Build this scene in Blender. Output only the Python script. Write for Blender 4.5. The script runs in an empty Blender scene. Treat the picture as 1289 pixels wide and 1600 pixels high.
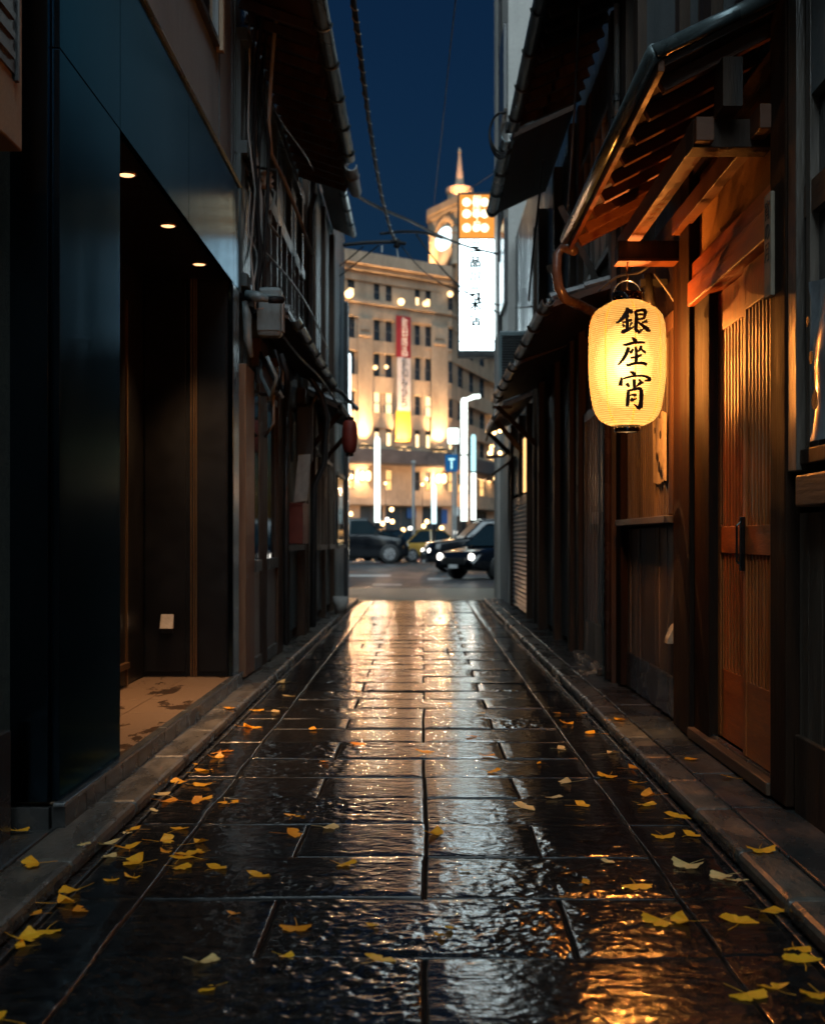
import bpy, bmesh, math, random
import numpy as np
from mathutils import Vector, Matrix

R = math.radians
random.seed(7)
rng = np.random.default_rng(11)
SC = bpy.context.scene
COL = SC.collection

# ------------------------------------------------------------------ camera, world, light, exposure
FPX, VX, VY, CH = 2000.0, 660.0, 842.0, 1.10          # focal length in photo pixels, vanishing point, eye height
cam_d = bpy.data.cameras.new('camera')
cam = bpy.data.objects.new('camera', cam_d); COL.objects.link(cam)
cam.location = (0, 0, CH); cam.rotation_euler = (R(90), 0, 0)
cam_d.sensor_fit = 'VERTICAL'; cam_d.sensor_height = 36; cam_d.sensor_width = 36
cam_d.lens = 45.0
cam_d.shift_y = 42 / 1600; cam_d.shift_x = -15.5 / 1600
cam_d.clip_start = 0.05; cam_d.clip_end = 2000
cam_d.dof.use_dof = True
cam_d.dof.focus_distance = 5.5
cam_d.dof.aperture_fstop = 3.3
SC.camera = cam

W = bpy.data.worlds.new("World"); SC.world = W; W.use_nodes = True
nt = W.node_tree; nt.nodes.clear()
sky = nt.nodes.new('ShaderNodeTexSky'); sky.sky_type = 'NISHITA'; sky.sun_disc = False
sky.sun_elevation = R(1.5); sky.sun_rotation = R(180); sky.ozone_density = 4.6; sky.air_density = 1.0; sky.dust_density = 0.2
bg = nt.nodes.new('ShaderNodeBackground'); bg.inputs['Strength'].default_value = 0.032
wo = nt.nodes.new('ShaderNodeOutputWorld')
nt.links.new(sky.outputs[0], bg.inputs[0]); nt.links.new(bg.outputs[0], wo.inputs[0])

fill_sun_d = bpy.data.lights.new('fill_sun', 'SUN'); fill_sun_d.energy = 3.1; fill_sun_d.angle = R(70); fill_sun_d.color = (.74, .92, 1.0)
fill_sun = bpy.data.objects.new('fill_sun', fill_sun_d); COL.objects.link(fill_sun)
fill_sun.rotation_euler = Vector((0, .62, -.78)).to_track_quat('-Z', 'Y').to_euler()      # soft fill light added high behind the camera
SC.view_settings.view_transform = 'Standard'; SC.view_settings.look = 'None'
SC.view_settings.exposure = 0.38; SC.view_settings.gamma = 1.0
SC.render.engine = 'CYCLES'
cy = SC.cycles
cy.use_denoising = True; cy.use_adaptive_sampling = True; cy.adaptive_threshold = 0.03
cy.max_bounces = 6; cy.diffuse_bounces = 3; cy.glossy_bounces = 4; cy.transmission_bounces = 6; cy.transparent_max_bounces = 10
cy.caustics_reflective = False; cy.caustics_refractive = False
cy.sample_clamp_indirect = 4.0; cy.sample_clamp_direct = 0.0; cy.blur_glossy = 0.3
cy.time_limit = 1000

# ------------------------------------------------------------------ helpers
def P(px, py, y):
    """the place seen at photo pixel (px, py) at distance y along the alley"""
    return ((px - VX) / FPX * y, y, CH + (VY - py) / FPX * y)
def HZ(py, y): return CH + (VY - py) / FPX * y

ORG = {}
def props(o, label=None, cat=None, group=None, kind=None):
    if label: o['label'] = label
    if cat: o['category'] = cat
    if group: o['group'] = group
    if kind: o['kind'] = kind
    return o
def thing(name, label, cat, loc=(0, 0, 0), group=None):
    o = bpy.data.objects.new(name, None); COL.objects.link(o)
    o.location = loc; o.empty_display_size = .1
    ORG[o.name] = Vector(loc)
    return props(o, label, cat, group)

class MB:
    def __init__(s): s.v = []; s.f = []; s.starts = []
    def add(s, vs, fs):
        n = len(s.v); s.starts.append(n); s.v += [tuple(v) for v in vs]; s.f += [tuple(i + n for i in f) for f in fs]; return s
    def box(s, x0, x1, y0, y1, z0, z1):
        if x0 > x1: x0, x1 = x1, x0
        return s.add([(x0,y0,z0),(x1,y0,z0),(x1,y1,z0),(x0,y1,z0),(x0,y0,z1),(x1,y0,z1),(x1,y1,z1),(x0,y1,z1)],
                     [(0,3,2,1),(4,5,6,7),(0,1,5,4),(1,2,6,5),(2,3,7,6),(3,0,4,7)])
    def hexa(s, p):     # eight corners: bottom loop then top loop
        return s.add(p, [(0,3,2,1),(4,5,6,7),(0,1,5,4),(1,2,6,5),(2,3,7,6),(3,0,4,7)])
    def beam(s, a, b, w, h, up=(0,0,1)):
        a = Vector(a); b = Vector(b); d = (b - a).normalized(); up = Vector(up)
        if abs(d.dot(up)) > .98: up = Vector((1, 0, 0))
        r = d.cross(up).normalized(); u = r.cross(d).normalized()
        r = r * w / 2; u = u * h / 2
        return s.hexa([a-r-u, a+r-u, b+r-u, b-r-u, a-r+u, a+r+u, b+r+u, b-r+u])
    def tube(s, pts, rad, n=8, caps=True):
        pts = [Vector(p) for p in pts]; m = len(pts)
        if not hasattr(rad, '__len__'): rad = [rad] * m
        vs = []; ref = None
        for i, p in enumerate(pts):
            d = (pts[min(i+1, m-1)] - pts[max(i-1, 0)]).normalized()
            if ref is None: ref = Vector((0,0,1)) if abs(d.z) < .9 else Vector((1,0,0))
            r = d.cross(ref).normalized(); u = r.cross(d).normalized(); ref = u
            for k in range(n):
                a = 2*math.pi*k/n
                vs.append(p + (r*math.cos(a) + u*math.sin(a)) * rad[i])
        fs = []
        for i in range(m-1):
            for k in range(n):
                k2 = (k+1) % n
                fs.append((i*n+k, i*n+k2, (i+1)*n+k2, (i+1)*n+k))
        if caps: fs += [tuple(range(n))[::-1], tuple(range((m-1)*n, m*n))]
        return s.add(vs, fs)
    def lathe(s, c, prof, n=32, axis='z', close=True):   # prof: (r, h)
        c = Vector(c); vs = []
        for r, h in prof:
            for k in range(n):
                a = 2*math.pi*k/n
                q = {'z': (r*math.cos(a), r*math.sin(a), h), 'y': (r*math.cos(a), h, r*math.sin(a)), 'x': (h, r*math.cos(a), r*math.sin(a))}[axis]
                vs.append(c + Vector(q))
        m = len(prof); fs = []
        for i in range(m-1):
            for k in range(n):
                k2 = (k+1) % n; fs.append((i*n+k, i*n+k2, (i+1)*n+k2, (i+1)*n+k))
        if close: fs += [tuple(range(n))[::-1], tuple(range((m-1)*n, m*n))]
        return s.add(vs, fs)
    def prism(s, poly, axis, a0, a1):    # extrude a 2D polygon along x, y or z
        f = {'x': lambda p, a: (a, p[0], p[1]), 'y': lambda p, a: (p[0], a, p[1]), 'z': lambda p, a: (p[0], p[1], a)}[axis]
        n = len(poly)
        return s.add([f(p, a0) for p in poly] + [f(p, a1) for p in poly],
                     [tuple(range(n))[::-1], tuple(range(n, 2*n))] + [(i, (i+1) % n, n+(i+1) % n, n+i) for i in range(n)])
    def build(s, name, m, parent=None, smooth=False, bevel=0, **kw):
        me = bpy.data.meshes.new(name)
        off = Vector((0,0,0))
        if parent is not None: off = ORG[parent.name]
        me.from_pydata([tuple(Vector(v) - off) for v in s.v], [], s.f)
        bm = bmesh.new(); bm.from_mesh(me); bmesh.ops.recalc_face_normals(bm, faces=bm.faces)
        bm.to_mesh(me); bm.free()
        if smooth: me.polygons.foreach_set('use_smooth', [True]*len(me.polygons))
        me.materials.append(m)
        o = bpy.data.objects.new(name, me); COL.objects.link(o)
        if parent is not None: o.parent = parent
        ORG[o.name] = off
        if bevel:
            b = o.modifiers.new('edge', 'BEVEL'); b.width = bevel; b.segments = 2; b.limit_method = 'ANGLE'; b.angle_limit = R(40)
        return props(o, **kw) if kw else o
def each(mb, name, m, parent, n=8, **kw):
    """every piece of the builder as a part of its own (n = vertices per piece)"""
    out = []
    for a, b_ in zip(mb.starts, mb.starts[1:] + [len(mb.v)]):
        q = MB(); q.v = mb.v[a:b_]; q.f = [tuple(i-a for i in f) for f in mb.f if a <= f[0] < b_]
        out.append(q.build(name, m, parent, **kw))
    return out
def bx(*a): return MB().box(*a)
def structure(o): o['kind'] = 'structure'; return o
def solo(mb, name, m, label, cat, group=None, **k):
    return mb.build(name, m, None, label=label, cat=cat, group=group, **k)

# ------------------------------------------------------------------ materials
def new_mat(name):
    m = bpy.data.materials.new(name); m.use_nodes = True; m.node_tree.nodes.clear()
    o = m.node_tree.nodes.new('ShaderNodeOutputMaterial')
    return m, m.node_tree, o
def ramp(t, fac, stops):
    r = t.nodes.new('ShaderNodeValToRGB'); e = r.color_ramp.elements
    while len(e) < len(stops): e.new(.5)
    for i, (p, c) in enumerate(stops):
        e[i].position = p; e[i].color = (*c, 1) if len(c) == 3 else c
    t.links.new(fac, r.inputs[0]); return r.outputs[0]
def coords(t, scale=(1,1,1), kind='Object'):
    tc = t.nodes.new('ShaderNodeTexCoord'); mp = t.nodes.new('ShaderNodeMapping'); mp.inputs['Scale'].default_value = scale
    t.links.new(tc.outputs[kind], mp.inputs[0]); return mp.outputs[0]
def noise(t, vec, scale, detail=4, rough=.55, dist=0):
    n = t.nodes.new('ShaderNodeTexNoise'); n.inputs['Scale'].default_value = scale; n.inputs['Detail'].default_value = detail
    n.inputs['Roughness'].default_value = rough; n.inputs['Distortion'].default_value = dist
    t.links.new(vec, n.inputs['Vector']); return n.outputs['Fac']
def mix(t, f, a, b, mode='MIX'):
    m = t.nodes.new('ShaderNodeMix'); m.data_type = 'RGBA'; m.blend_type = mode
    for i, v in ((0, f), (6, a), (7, b)):
        if isinstance(v, (int, float)): m.inputs[i].default_value = v
        elif isinstance(v, tuple): m.inputs[i].default_value = (*v, 1) if len(v) == 3 else v
        else: t.links.new(v, m.inputs[i])
    return m.outputs[2]
def bumped(t, h, strength, dist, base=None):
    b = t.nodes.new('ShaderNodeBump'); b.inputs['Strength'].default_value = strength; b.inputs['Distance'].default_value = dist
    t.links.new(h, b.inputs['Height'])
    if base: t.links.new(base, b.inputs['Normal'])
    return b.outputs[0]
def mat(name, dark, light, scale=4, stretch=(1,1,1), rough=(.5,.7), metal=0, bump=.3, bdist=.004, detail=6, spec=.5, coat=0, fine=60, aniso=0):
    """two-tone weathered surface: large noise picks the tone, fine noise the relief"""
    m, t, o = new_mat(name)
    p = t.nodes.new('ShaderNodeBsdfPrincipled'); v = coords(t, stretch)
    n1 = noise(t, v, scale, detail, .62, .4); n2 = noise(t, v, fine, 3)
    c = ramp(t, n1, [(.32, dark), (.68, light)])
    c = mix(t, .35, c, ramp(t, n2, [(.3, (.45,.45,.45)), (.7, (1,1,1))]), 'MULTIPLY')
    t.links.new(c, p.inputs['Base Color'])
    t.links.new(ramp(t, n1, [(.3, (rough[0],)*3), (.7, (rough[1],)*3)]), p.inputs['Roughness'])
    p.inputs['Metallic'].default_value = metal; p.inputs['Specular IOR Level'].default_value = spec
    if coat: p.inputs['Coat Weight'].default_value = coat; p.inputs['Coat Roughness'].default_value = .12
    if aniso: p.inputs['Anisotropic'].default_value = aniso; p.inputs['Specular Tint'].default_value = (.36,.45,.52,1)
    if bump: t.links.new(bumped(t, n2, bump, bdist, bumped(t, n1, bump*.6, bdist*3)), p.inputs['Normal'])
    t.links.new(p.outputs[0], o.inputs[0]); return m
def emit(name, col, s):
    m, t, o = new_mat(name); e = t.nodes.new('ShaderNodeEmission')
    e.inputs[0].default_value = (*col, 1); e.inputs[1].default_value = s
    t.links.new(e.outputs[0], o.inputs[0]); return m

WG = (1, 1, .12)      # grain that runs up the boards
HG = (1, .12, 1)      # grain that runs along the alley
M = {
 'wood_red': mat('cedar', (.40,.090,.014), (.68,.19,.034), 13, WG, (.36,.5), bump=.35, fine=120, spec=.55),
 'wood_red_h': mat('cedar_rail', (.42,.095,.016), (.68,.195,.038), 13, HG, (.36,.5), bump=.35, fine=120, spec=.55),
 'wood_dark': mat('dark_timber', (.016,.011,.008), (.080,.044,.025), 9, WG, (.45,.7), bump=.5, fine=90, spec=.3),
 'wood_dark_h': mat('dark_timber_beam', (.05,.027,.015), (.14,.075,.04), 4, HG, (.4,.6), bump=.5, fine=80),
 'wood_post': mat('dark_post', (.008,.005,.0035), (.034,.015,.007), 9, WG, (.55,.8), bump=.5, fine=90, spec=.12),  # darker tone of the dark timber for tavern posts and jamb
 'wood_mid': mat('weathered_boards', (.026,.021,.017), (.26,.21,.165), 3.4, WG, (.28,.6), bump=.6, fine=70),
 'wood_rafter': mat('rafter_timber', (.12,.040,.013), (.19,.062,.019), 5, (.2,1,1), (.45,.6), bump=.3, fine=80),
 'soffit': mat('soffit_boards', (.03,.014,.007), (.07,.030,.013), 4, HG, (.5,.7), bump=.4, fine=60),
 'old_wall': mat('old_siding', (.010,.021,.026), (.062,.092,.10), 2.8, WG, (.18,.5), bump=.6, fine=50),
 'old_wall2': mat('old_siding_brown', (.015,.018,.019), (.088,.092,.088), 2.8, WG, (.22,.55), bump=.6, fine=50),
 'plaster': mat('grey_plaster', (.125,.145,.155), (.20,.225,.235), 1.6, (1,1,.4), (.8,.95), bump=.5, fine=120, spec=.2),
 'plaster_tan': mat('tan_plaster', (.30,.22,.15), (.42,.32,.22), 2, (1,1,.5), (.75,.9), bump=.4, fine=120, spec=.2),
 'plaster_orange': mat('ochre_plaster', (.42,.22,.085), (.60,.34,.14), 3, (1,1,1), (.7,.9), bump=.5, fine=110, spec=.2),
 'concrete': mat('pale_concrete', (.30,.29,.27), (.46,.44,.41), 1.5, (1,1,.3), (.6,.8), bump=.3, fine=60, spec=.3),
 'black_metal': mat('black_brushed_metal', (.026,.050,.070), (.045,.076,.10), 1.2, (1,1,.3), (.13,.19), metal=1.0, bump=.06, bdist=.001, fine=220, aniso=.3),
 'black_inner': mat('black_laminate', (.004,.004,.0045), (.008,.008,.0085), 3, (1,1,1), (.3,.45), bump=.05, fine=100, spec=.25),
 'brass': mat('bronze_trim', (.30,.17,.08), (.42,.25,.12), 6, WG, (.25,.4), metal=.9, bump=.05),
 'tile': mat('shop_tile', (.20,.125,.07), (.30,.20,.12), 2, (1,1,1), (.12,.5), bump=.15, fine=30),
 'tile_dark': mat('plinth_tile', (.03,.03,.03), (.06,.058,.055), 3, (1,1,1), (.18,.35), bump=.1, fine=60),
 'steel_edge': mat('steel_edge', (.25,.27,.28), (.4,.42,.43), 8, (1,1,1), (.15,.3), metal=.9, bump=.05),
 'pipe_dark': mat('painted_pipe', (.025,.028,.03), (.06,.06,.06), 5, (1,1,1), (.25,.45), bump=.2, fine=40, coat=.3),
 'pipe_brown': mat('brown_downpipe', (.07,.042,.03), (.13,.08,.06), 5, (1,1,1), (.2,.35), bump=.15, fine=40, coat=.4),
 'pipe_pale': mat('pale_pipe', (.25,.25,.24), (.42,.42,.40), 4, (1,1,.3), (.35,.55), bump=.2, fine=40),
 'gutter': mat('gutter_metal', (.07,.10,.11), (.18,.23,.24), 5, HG, (.18,.32), metal=.5, bump=.25, fine=30),
 'cable': mat('rubber_cable', (.006,.006,.007), (.014,.014,.015), 9, (1,1,1), (.5,.7), bump=.2, spec=.25),
 'grey_plastic': mat('grey_plastic', (.13,.18,.195), (.24,.30,.31), 4, (1,1,.4), (.25,.45), bump=.15, fine=60),
 'white_plastic': mat('aged_white_plastic', (.24,.20,.15), (.38,.33,.26), 6, (1,1,1), (.35,.5), bump=.1),
 'kerb': mat('kerb_stone', (.038,.036,.032), (.12,.104,.084), 6, (1,.4,1), (.10,.5), bump=.7, bdist=.006, fine=45),
 'slab': mat('wet_slab', (.018,.020,.021), (.060,.058,.053), 2.2, (1,.6,1), (.06,.5), bump=.6, bdist=.006, fine=30),
 'drain': mat('drain_dark', (.01,.01,.01), (.03,.03,.03), 20, (1,1,1), (.1,.4), bump=.4),  # even near-black tone for the drain bed and pot soil
 'asphalt': mat('asphalt', (.035,.037,.042), (.065,.066,.07), 1.2, (1,1,1), (.3,.6), bump=.5, fine=90),
 'sidewalk': mat('pale_pavement', (.26,.225,.17), (.42,.37,.29), .9, (1,1,1), (.35,.6), bump=.2, fine=20),
 'paint': mat('road_paint', (.45,.45,.44), (.7,.7,.68), 3, (1,1,1), (.4,.6), bump=.1),
 'stone': mat('facade_stone', (.24,.19,.14), (.39,.315,.235), .6, (1,1,.4), (.7,.85), bump=.3, fine=6, spec=.2),
 'stone_dark': mat('ledge_metal', (.05,.05,.055), (.09,.09,.095), .8, (1,1,1), (.4,.6), bump=.1, fine=6),
 'rooftile': mat('smoked_roof_tile', (.03,.034,.037), (.085,.092,.095), 8, (1,1,1), (.2,.4), bump=.3, fine=50),
 'paper': mat('poster_paper', (.45,.42,.38), (.75,.70,.64), 5, (1,1,1), (.4,.6), bump=.2, fine=30),
 'ink': mat('poster_ink', (.01,.01,.01), (.025,.024,.022), 5, (1,1,1), (.5,.7), bump=0),
 'lantern_ink': mat('lantern_ink', (.020,.009,.003), (.035,.015,.006), 5, (1,1,1), (.6,.8), bump=0),
 'lacquer': mat('black_lacquer', (.006,.006,.006), (.012,.012,.012), 5, (1,1,1), (.08,.15), bump=0, coat=.5),
 'red_paint': mat('dull_red_paint', (.12,.018,.010), (.20,.035,.02), 6, (1,1,1), (.4,.6), bump=.2),
 'red_paper': mat('red_lantern_paper', (.16,.014,.008), (.26,.03,.014), 6, (1,1,1), (.5,.7), bump=.1),
 'shutter': mat('shutter_steel', (.20,.19,.17), (.33,.31,.28), 3, (1,1,1), (.3,.5), metal=.4, bump=.2, fine=30),
 'tyre': mat('tyre', (.012,.012,.012), (.02,.02,.02), 8, (1,1,1), (.6,.8), bump=.2),
 'rim': mat('alloy', (.35,.35,.36), (.55,.55,.56), 8, (1,1,1), (.2,.35), metal=.8, bump=0),
 'car_black': mat('black_car_paint', (.003,.004,.006), (.006,.008,.011), 2, (1,1,1), (.12,.2), bump=0, coat=.5, spec=.35),
 'car_gold': mat('amber_car_paint', (.30,.17,.03), (.38,.22,.045), 2, (1,1,1), (.2,.3), bump=0, coat=1),
 'car_white': mat('white_car_paint', (.5,.5,.5), (.6,.6,.6), 2, (1,1,1), (.2,.3), bump=0, coat=1),
 'trim_black': mat('black_trim', (.01,.01,.01), (.02,.02,.02), 5, (1,1,1), (.3,.5), bump=0),
 'blue_sign': mat('blue_sign_face', (.01,.06,.22), (.015,.08,.28), 4, (1,1,1), (.3,.5), bump=0),
 'banner_red': mat('banner_red', (.26,.012,.018), (.34,.02,.028), 1, (1,1,1), (.6,.8), bump=.1, fine=5),
 'banner_white': mat('banner_white', (.6,.52,.48), (.72,.64,.6), 1, (1,1,1), (.6,.8), bump=.1, fine=5),
 'banner_yellow': mat('banner_yellow', (.62,.33,.03), (.75,.42,.05), 1, (1,1,1), (.6,.8), bump=.1, fine=5),
 'white_lamp': emit('street_lamp_glow', (.88,1.0,.94), 2.6),
 'cyan_lamp': emit('cyan_lamp_glow', (.45,.86,.92), 1.3),
 'sign_white': emit('sign_white_glow', (.74,.94,1.0), 4.2),
 'sign_orange': emit('sign_orange_glow', (1.0,.36,.06), .85),
 'sign_bulb': emit('sign_letter_glow', (1.0,.80,.50), 2.2),
 'sign_ink': emit('sign_letter_ink', (.02,.08,.09), .05),
 'clock': emit('clock_face_glow', (.72,.95,1.0), 2.2),
 'win_warm': emit('lit_window', (1.0,.52,.18), 1.5),
 'win_hot': emit('bright_window', (1.0,.66,.32), 2.2),
 'shop_glow': emit('shop_interior_glow', (1.0,.50,.16), 1.3),
 'bulb_warm': emit('warm_bulb', (1.0,.60,.24), 7.0),
 'head': emit('headlight_glow', (1.0,.95,.85), 4.5),
 'tail': emit('taillight_glow', (1.0,.05,.02), 4.0),
 'amber': emit('amber_light', (1.0,.42,.05), 6.0),
 'can': emit('downlight_glow', (1.0,.50,.22), 2.0),
}
def wet_tile():
    m, t, o = new_mat('shop_tile_wet'); p = t.nodes.new('ShaderNodeBsdfPrincipled'); v = coords(t, (1.6,.8,1))
    n = noise(t, v, 3.0, 5, .6, .2); f = noise(t, coords(t), 60, 3)
    wet = ramp(t, n, [(.56, (0,0,0)), (.61, (1,1,1))])
    c = mix(t, wet, ramp(t, f, [(.3, (.11,.068,.04)), (.7, (.165,.108,.064))]), (.055,.036,.024))
    t.links.new(c, p.inputs['Base Color']); t.links.new(ramp(t, wet, [(0, (.38,)*3), (1, (.07,)*3)]), p.inputs['Roughness'])
    t.links.new(bumped(t, f, .1, .002), p.inputs['Normal']); t.links.new(p.outputs[0], o.inputs[0]); return m
M['tile'] = wet_tile()
def glass_mat(name, col, rough):
    m, t, o = new_mat(name); p = t.nodes.new('ShaderNodeBsdfPrincipled')
    v = coords(t, (1,1,.4)); n = noise(t, v, 3.0, 2)
    p.inputs['Base Color'].default_value = (*col, 1); p.inputs['Specular IOR Level'].default_value = .9
    t.links.new(ramp(t, n, [(.3, (rough,)*3), (.7, (rough*2.2,)*3)]), p.inputs['Roughness'])
    t.links.new(bumped(t, n, .12, .01), p.inputs['Normal'])
    t.links.new(p.outputs[0], o.inputs[0]); return m
M['glass'] = glass_mat('dark_glass', (.012,.016,.02), .035)
M['glass_far'] = glass_mat('facade_glass', (.02,.035,.05), .1)
M['car_glass'] = glass_mat('car_glass', (.01,.02,.025), .04)

def paving_mat():
    m, t, o = new_mat('wet_granite')
    p = t.nodes.new('ShaderNodeBsdfPrincipled')
    v = coords(t, (1,1,1)); vs = coords(t, (.55,1,1))
    n_big = noise(t, v, 1.6, 4); n_mid = noise(t, vs, 17, 3, .5, .9); n_fine = noise(t, v, 120, 2)
    at = t.nodes.new('ShaderNodeAttribute'); at.attribute_name = 'tone'
    c = ramp(t, n_mid, [(.3, (.005,.0058,.0066)), (.7, (.019,.019,.0195))])
    c = mix(t, .7, c, ramp(t, at.outputs['Fac'], [(0, (.5,.5,.53)), (1, (1.35,1.25,1.1))]), 'MULTIPLY')
    gr = t.nodes.new('ShaderNodeAttribute'); gr.attribute_name = 'groove'
    c = mix(t, gr.outputs['Fac'], c, (.006,.006,.006))
    t.links.new(c, p.inputs['Base Color'])
    rr = mix(t, .5, ramp(t, n_big, [(.35, (.05,)*3), (.65, (.16,)*3)]), ramp(t, n_fine, [(.3, (.035,)*3), (.75, (.18,)*3)]))
    t.links.new(mix(t, gr.outputs['Fac'], rr, (.75,.75,.75)), p.inputs['Roughness'])
    p.inputs['IOR'].default_value = 1.5; t.links.new(ramp(t, gr.outputs['Fac'], [(0, (.5,)*3), (.7, (.06,)*3)]), p.inputs['Specular IOR Level'])
    b = bumped(t, n_fine, .32, .0016, bumped(t, n_mid, .55, .006))
    t.links.new(b, p.inputs['Normal'])
    t.links.new(p.outputs[0], o.inputs[0]); return m
M['paving'] = paving_mat()

def leaf_mat(name, a, b):
    m, t, o = new_mat(name); p = t.nodes.new('ShaderNodeBsdfPrincipled'); tr = t.nodes.new('ShaderNodeBsdfTranslucent')
    v = coords(t, (1,1,1)); n = noise(t, v, 30, 4)
    c = ramp(t, n, [(.35, a), (.65, b)])
    t.links.new(c, p.inputs['Base Color']); t.links.new(c, tr.inputs[0]); p.inputs['Roughness'].default_value = .4
    t.links.new(bumped(t, noise(t, coords(t, (1,6,1)), 50, 2), .3, .002), p.inputs['Normal'])
    mx = t.nodes.new('ShaderNodeMixShader'); mx.inputs[0].default_value = .25
    t.links.new(p.outputs[0], mx.inputs[1]); t.links.new(tr.outputs[0], mx.inputs[2]); t.links.new(mx.outputs[0], o.inputs[0]); return m
M['leaf_gold'] = leaf_mat('golden_leaf', (.95,.36,.012), (1.0,.50,.03))
M['leaf_amber'] = leaf_mat('amber_leaf', (.80,.25,.012), (.95,.37,.025))
M['leaf_pale'] = leaf_mat('pale_leaf', (.70,.46,.16), (.88,.64,.28))
M['leaf_green'] = leaf_mat('greenish_yellow_leaf', (.92,.42,.018), (1.0,.55,.03))

# ------------------------------------------------------------------ ground
def vnoise(x, y, seed):
    """smooth 2D value noise on arrays"""
    g = np.random.default_rng(seed).random((256, 256))
    xi = np.floor(x).astype(int); yi = np.floor(y).astype(int); fx = x - xi; fy = y - yi
    fx = fx*fx*(3-2*fx); fy = fy*fy*(3-2*fy)
    a = g[xi % 256, yi % 256]; b = g[(xi+1) % 256, yi % 256]; c = g[xi % 256, (yi+1) % 256]; d = g[(xi+1) % 256, (yi+1) % 256]
    return (a*(1-fx)+b*fx)*(1-fy) + (c*(1-fx)+d*fx)*fy

ROWS = [-6.0,-5.5,-5.0,-4.5,-4.0,-3.5,-3.0,-2.5,-2.0,-1.5,-1.0,-.5,0,.5,1.0,1.5,2.0,2.43,2.88,3.364,3.915,4.427,4.92,5.42,5.90,6.40]
while ROWS[-1] < 22.75: ROWS.append(ROWS[-1] + random.choice([.46,.5,.52,.42]))
ROWS[-1] = 22.8
def build_paving():
    xs = set(np.round(np.arange(-1.09, 1.0105, .0075), 5))
    for j in (-.86, -.44, .01, .41, .785): xs |= set(np.round(np.arange(j-.018, j+.0181, .003), 5))
    xs = np.array(sorted(xs)); xs = xs[np.concatenate([[True], np.diff(xs) > .0012])]
    ys = [-6.0]
    while ys[-1] < 2.2: ys.append(ys[-1] + .05)
    while ys[-1] < 22.8: ys.append(ys[-1] + .0022 * ys[-1])
    ys = set(ys)
    for j in ROWS:
        if j > 1.5: ys |= set(np.arange(j-.02, j+.0201, .0032 if j < 9 else .008))
    ys = np.array(sorted(y_ for y_ in ys if -6 <= y_ <= 22.8)); ys = ys[np.concatenate([[True], np.diff(ys) > .0012])]; X, Y = np.meshgrid(xs, ys)
    rowi = np.clip(np.searchsorted(ROWS, Y.ravel()).reshape(Y.shape) - 1, 0, len(ROWS)-2)
    Hh = np.zeros_like(X); tone = np.zeros_like(X); amp = np.zeros_like(X); groove = np.zeros_like(X)
    Z0 = np.array(ROWS)
    wob = (vnoise(X*3.1+5, Y*3.1+9, 3)-.5)*.012
    for r in range(len(ROWS)-1):
        rs = random.Random(100+r)
        A = (r % 2 == 0)
        joints = [-1.09, -.86] + ([.01] if A else [-.44, .41]) + [.785, 1.01]
        if rs.random() < .25: joints.append(rs.choice([-.1, .25, -.62]) if r > 30 else .01)
        joints = sorted(joints)
        m = rowi == r
        y0, y1 = Z0[r], Z0[r+1]
        side_split = (r % 2 == 0)
        xx = X[m] + wob[m]; yy = Y[m] + wob[m]*.8
        hh = np.zeros(xx.shape); tt = np.zeros(xx.shape); aa = np.zeros(xx.shape); gg = np.zeros(xx.shape)
        for j in range(len(joints)-1):
            a, b = joints[j], joints[j+1]
            k = (xx >= a) & (xx < b) if j < len(joints)-2 else (xx >= a)
            if j == 0: k = xx < b
            edge = (a < -1.0 or b > 1.0)
            # distance to the stone's edges
            d = np.minimum(xx[k]-a, b-xx[k])
            if edge:
                dy = np.minimum(yy[k]-y0 if side_split else 9, 9) if side_split else np.full(d.shape, 9.)
                if not side_split: dy = y1 - yy[k]
            else: dy = np.minimum(yy[k]-y0, y1-yy[k])
            cx, cyy = (a+b)/2, (y0+y1)/2
            w = .0045 if edge else rs.uniform(.006, .010)
            g = np.clip(np.minimum(d, dy)/w, 0, 1); g = g*g*(3-2*g)
            tilt = (rs.uniform(-.007,.007), rs.uniform(-.009,.009), rs.uniform(-.0035,.0035))
            dome = np.clip(np.minimum(d, dy)/.05, 0, 1)
            base = tilt[2] + tilt[0]*(xx[k]-cx) + tilt[1]*(yy[k]-cyy) + .003*dome
            hh[k] = base*g - .014*(1-g); gg[k] = np.clip(1.7*(1-g), 0, 1)
            tt[k] = rs.random() if not edge else .25
            aa[k] = (.35 if edge else rs.choice([.22, .5, .8, 1.0, 1.15, 1.3])) * np.clip(np.minimum(d, dy)/.02, 0, 1)
        Hh[m] = hh; tone[m] = tt; amp[m] = aa; groove[m] = gg
    wx = (vnoise(X*6, Y*6, 21)-.5)*.10; wy = (vnoise(X*6+40, Y*6, 22)-.5)*.10
    n = (vnoise((X+wx)*14, (Y+wy)*15, 5)-.5)*.8 + (vnoise((X+wx)*31, (Y+wy)*33, 6)-.5)*.9 + (vnoise(X*66, Y*70, 7)-.5)*.55
    def ridge(v): return 1-np.abs(2*v-1)
    n = .55*n + .62*(ridge(vnoise((X+wx)*12, (Y+wy)*13, 31))-.5) + .55*(ridge(vnoise((X-wx)*27, (Y+wy)*29, 32))-.5)
    puddle = np.clip((vnoise(X*1.7, Y*1.3, 8)-.30)*3.5, .12, 1)
    near = np.clip(1.2 - (Y-5)/20, .7, 1.2)
    n = n + .30*(ridge(vnoise(X*55+wx*60, Y*57, 33))-.5)
    Hh += n * .0041 * amp * puddle * near * 1.12
    ny, nx = X.shape
    me = bpy.data.meshes.new('paving')
    co = np.stack([X.ravel(), Y.ravel(), Hh.ravel()], 1).astype(np.float32)
    i = np.arange(ny*nx).reshape(ny, nx)
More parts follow.
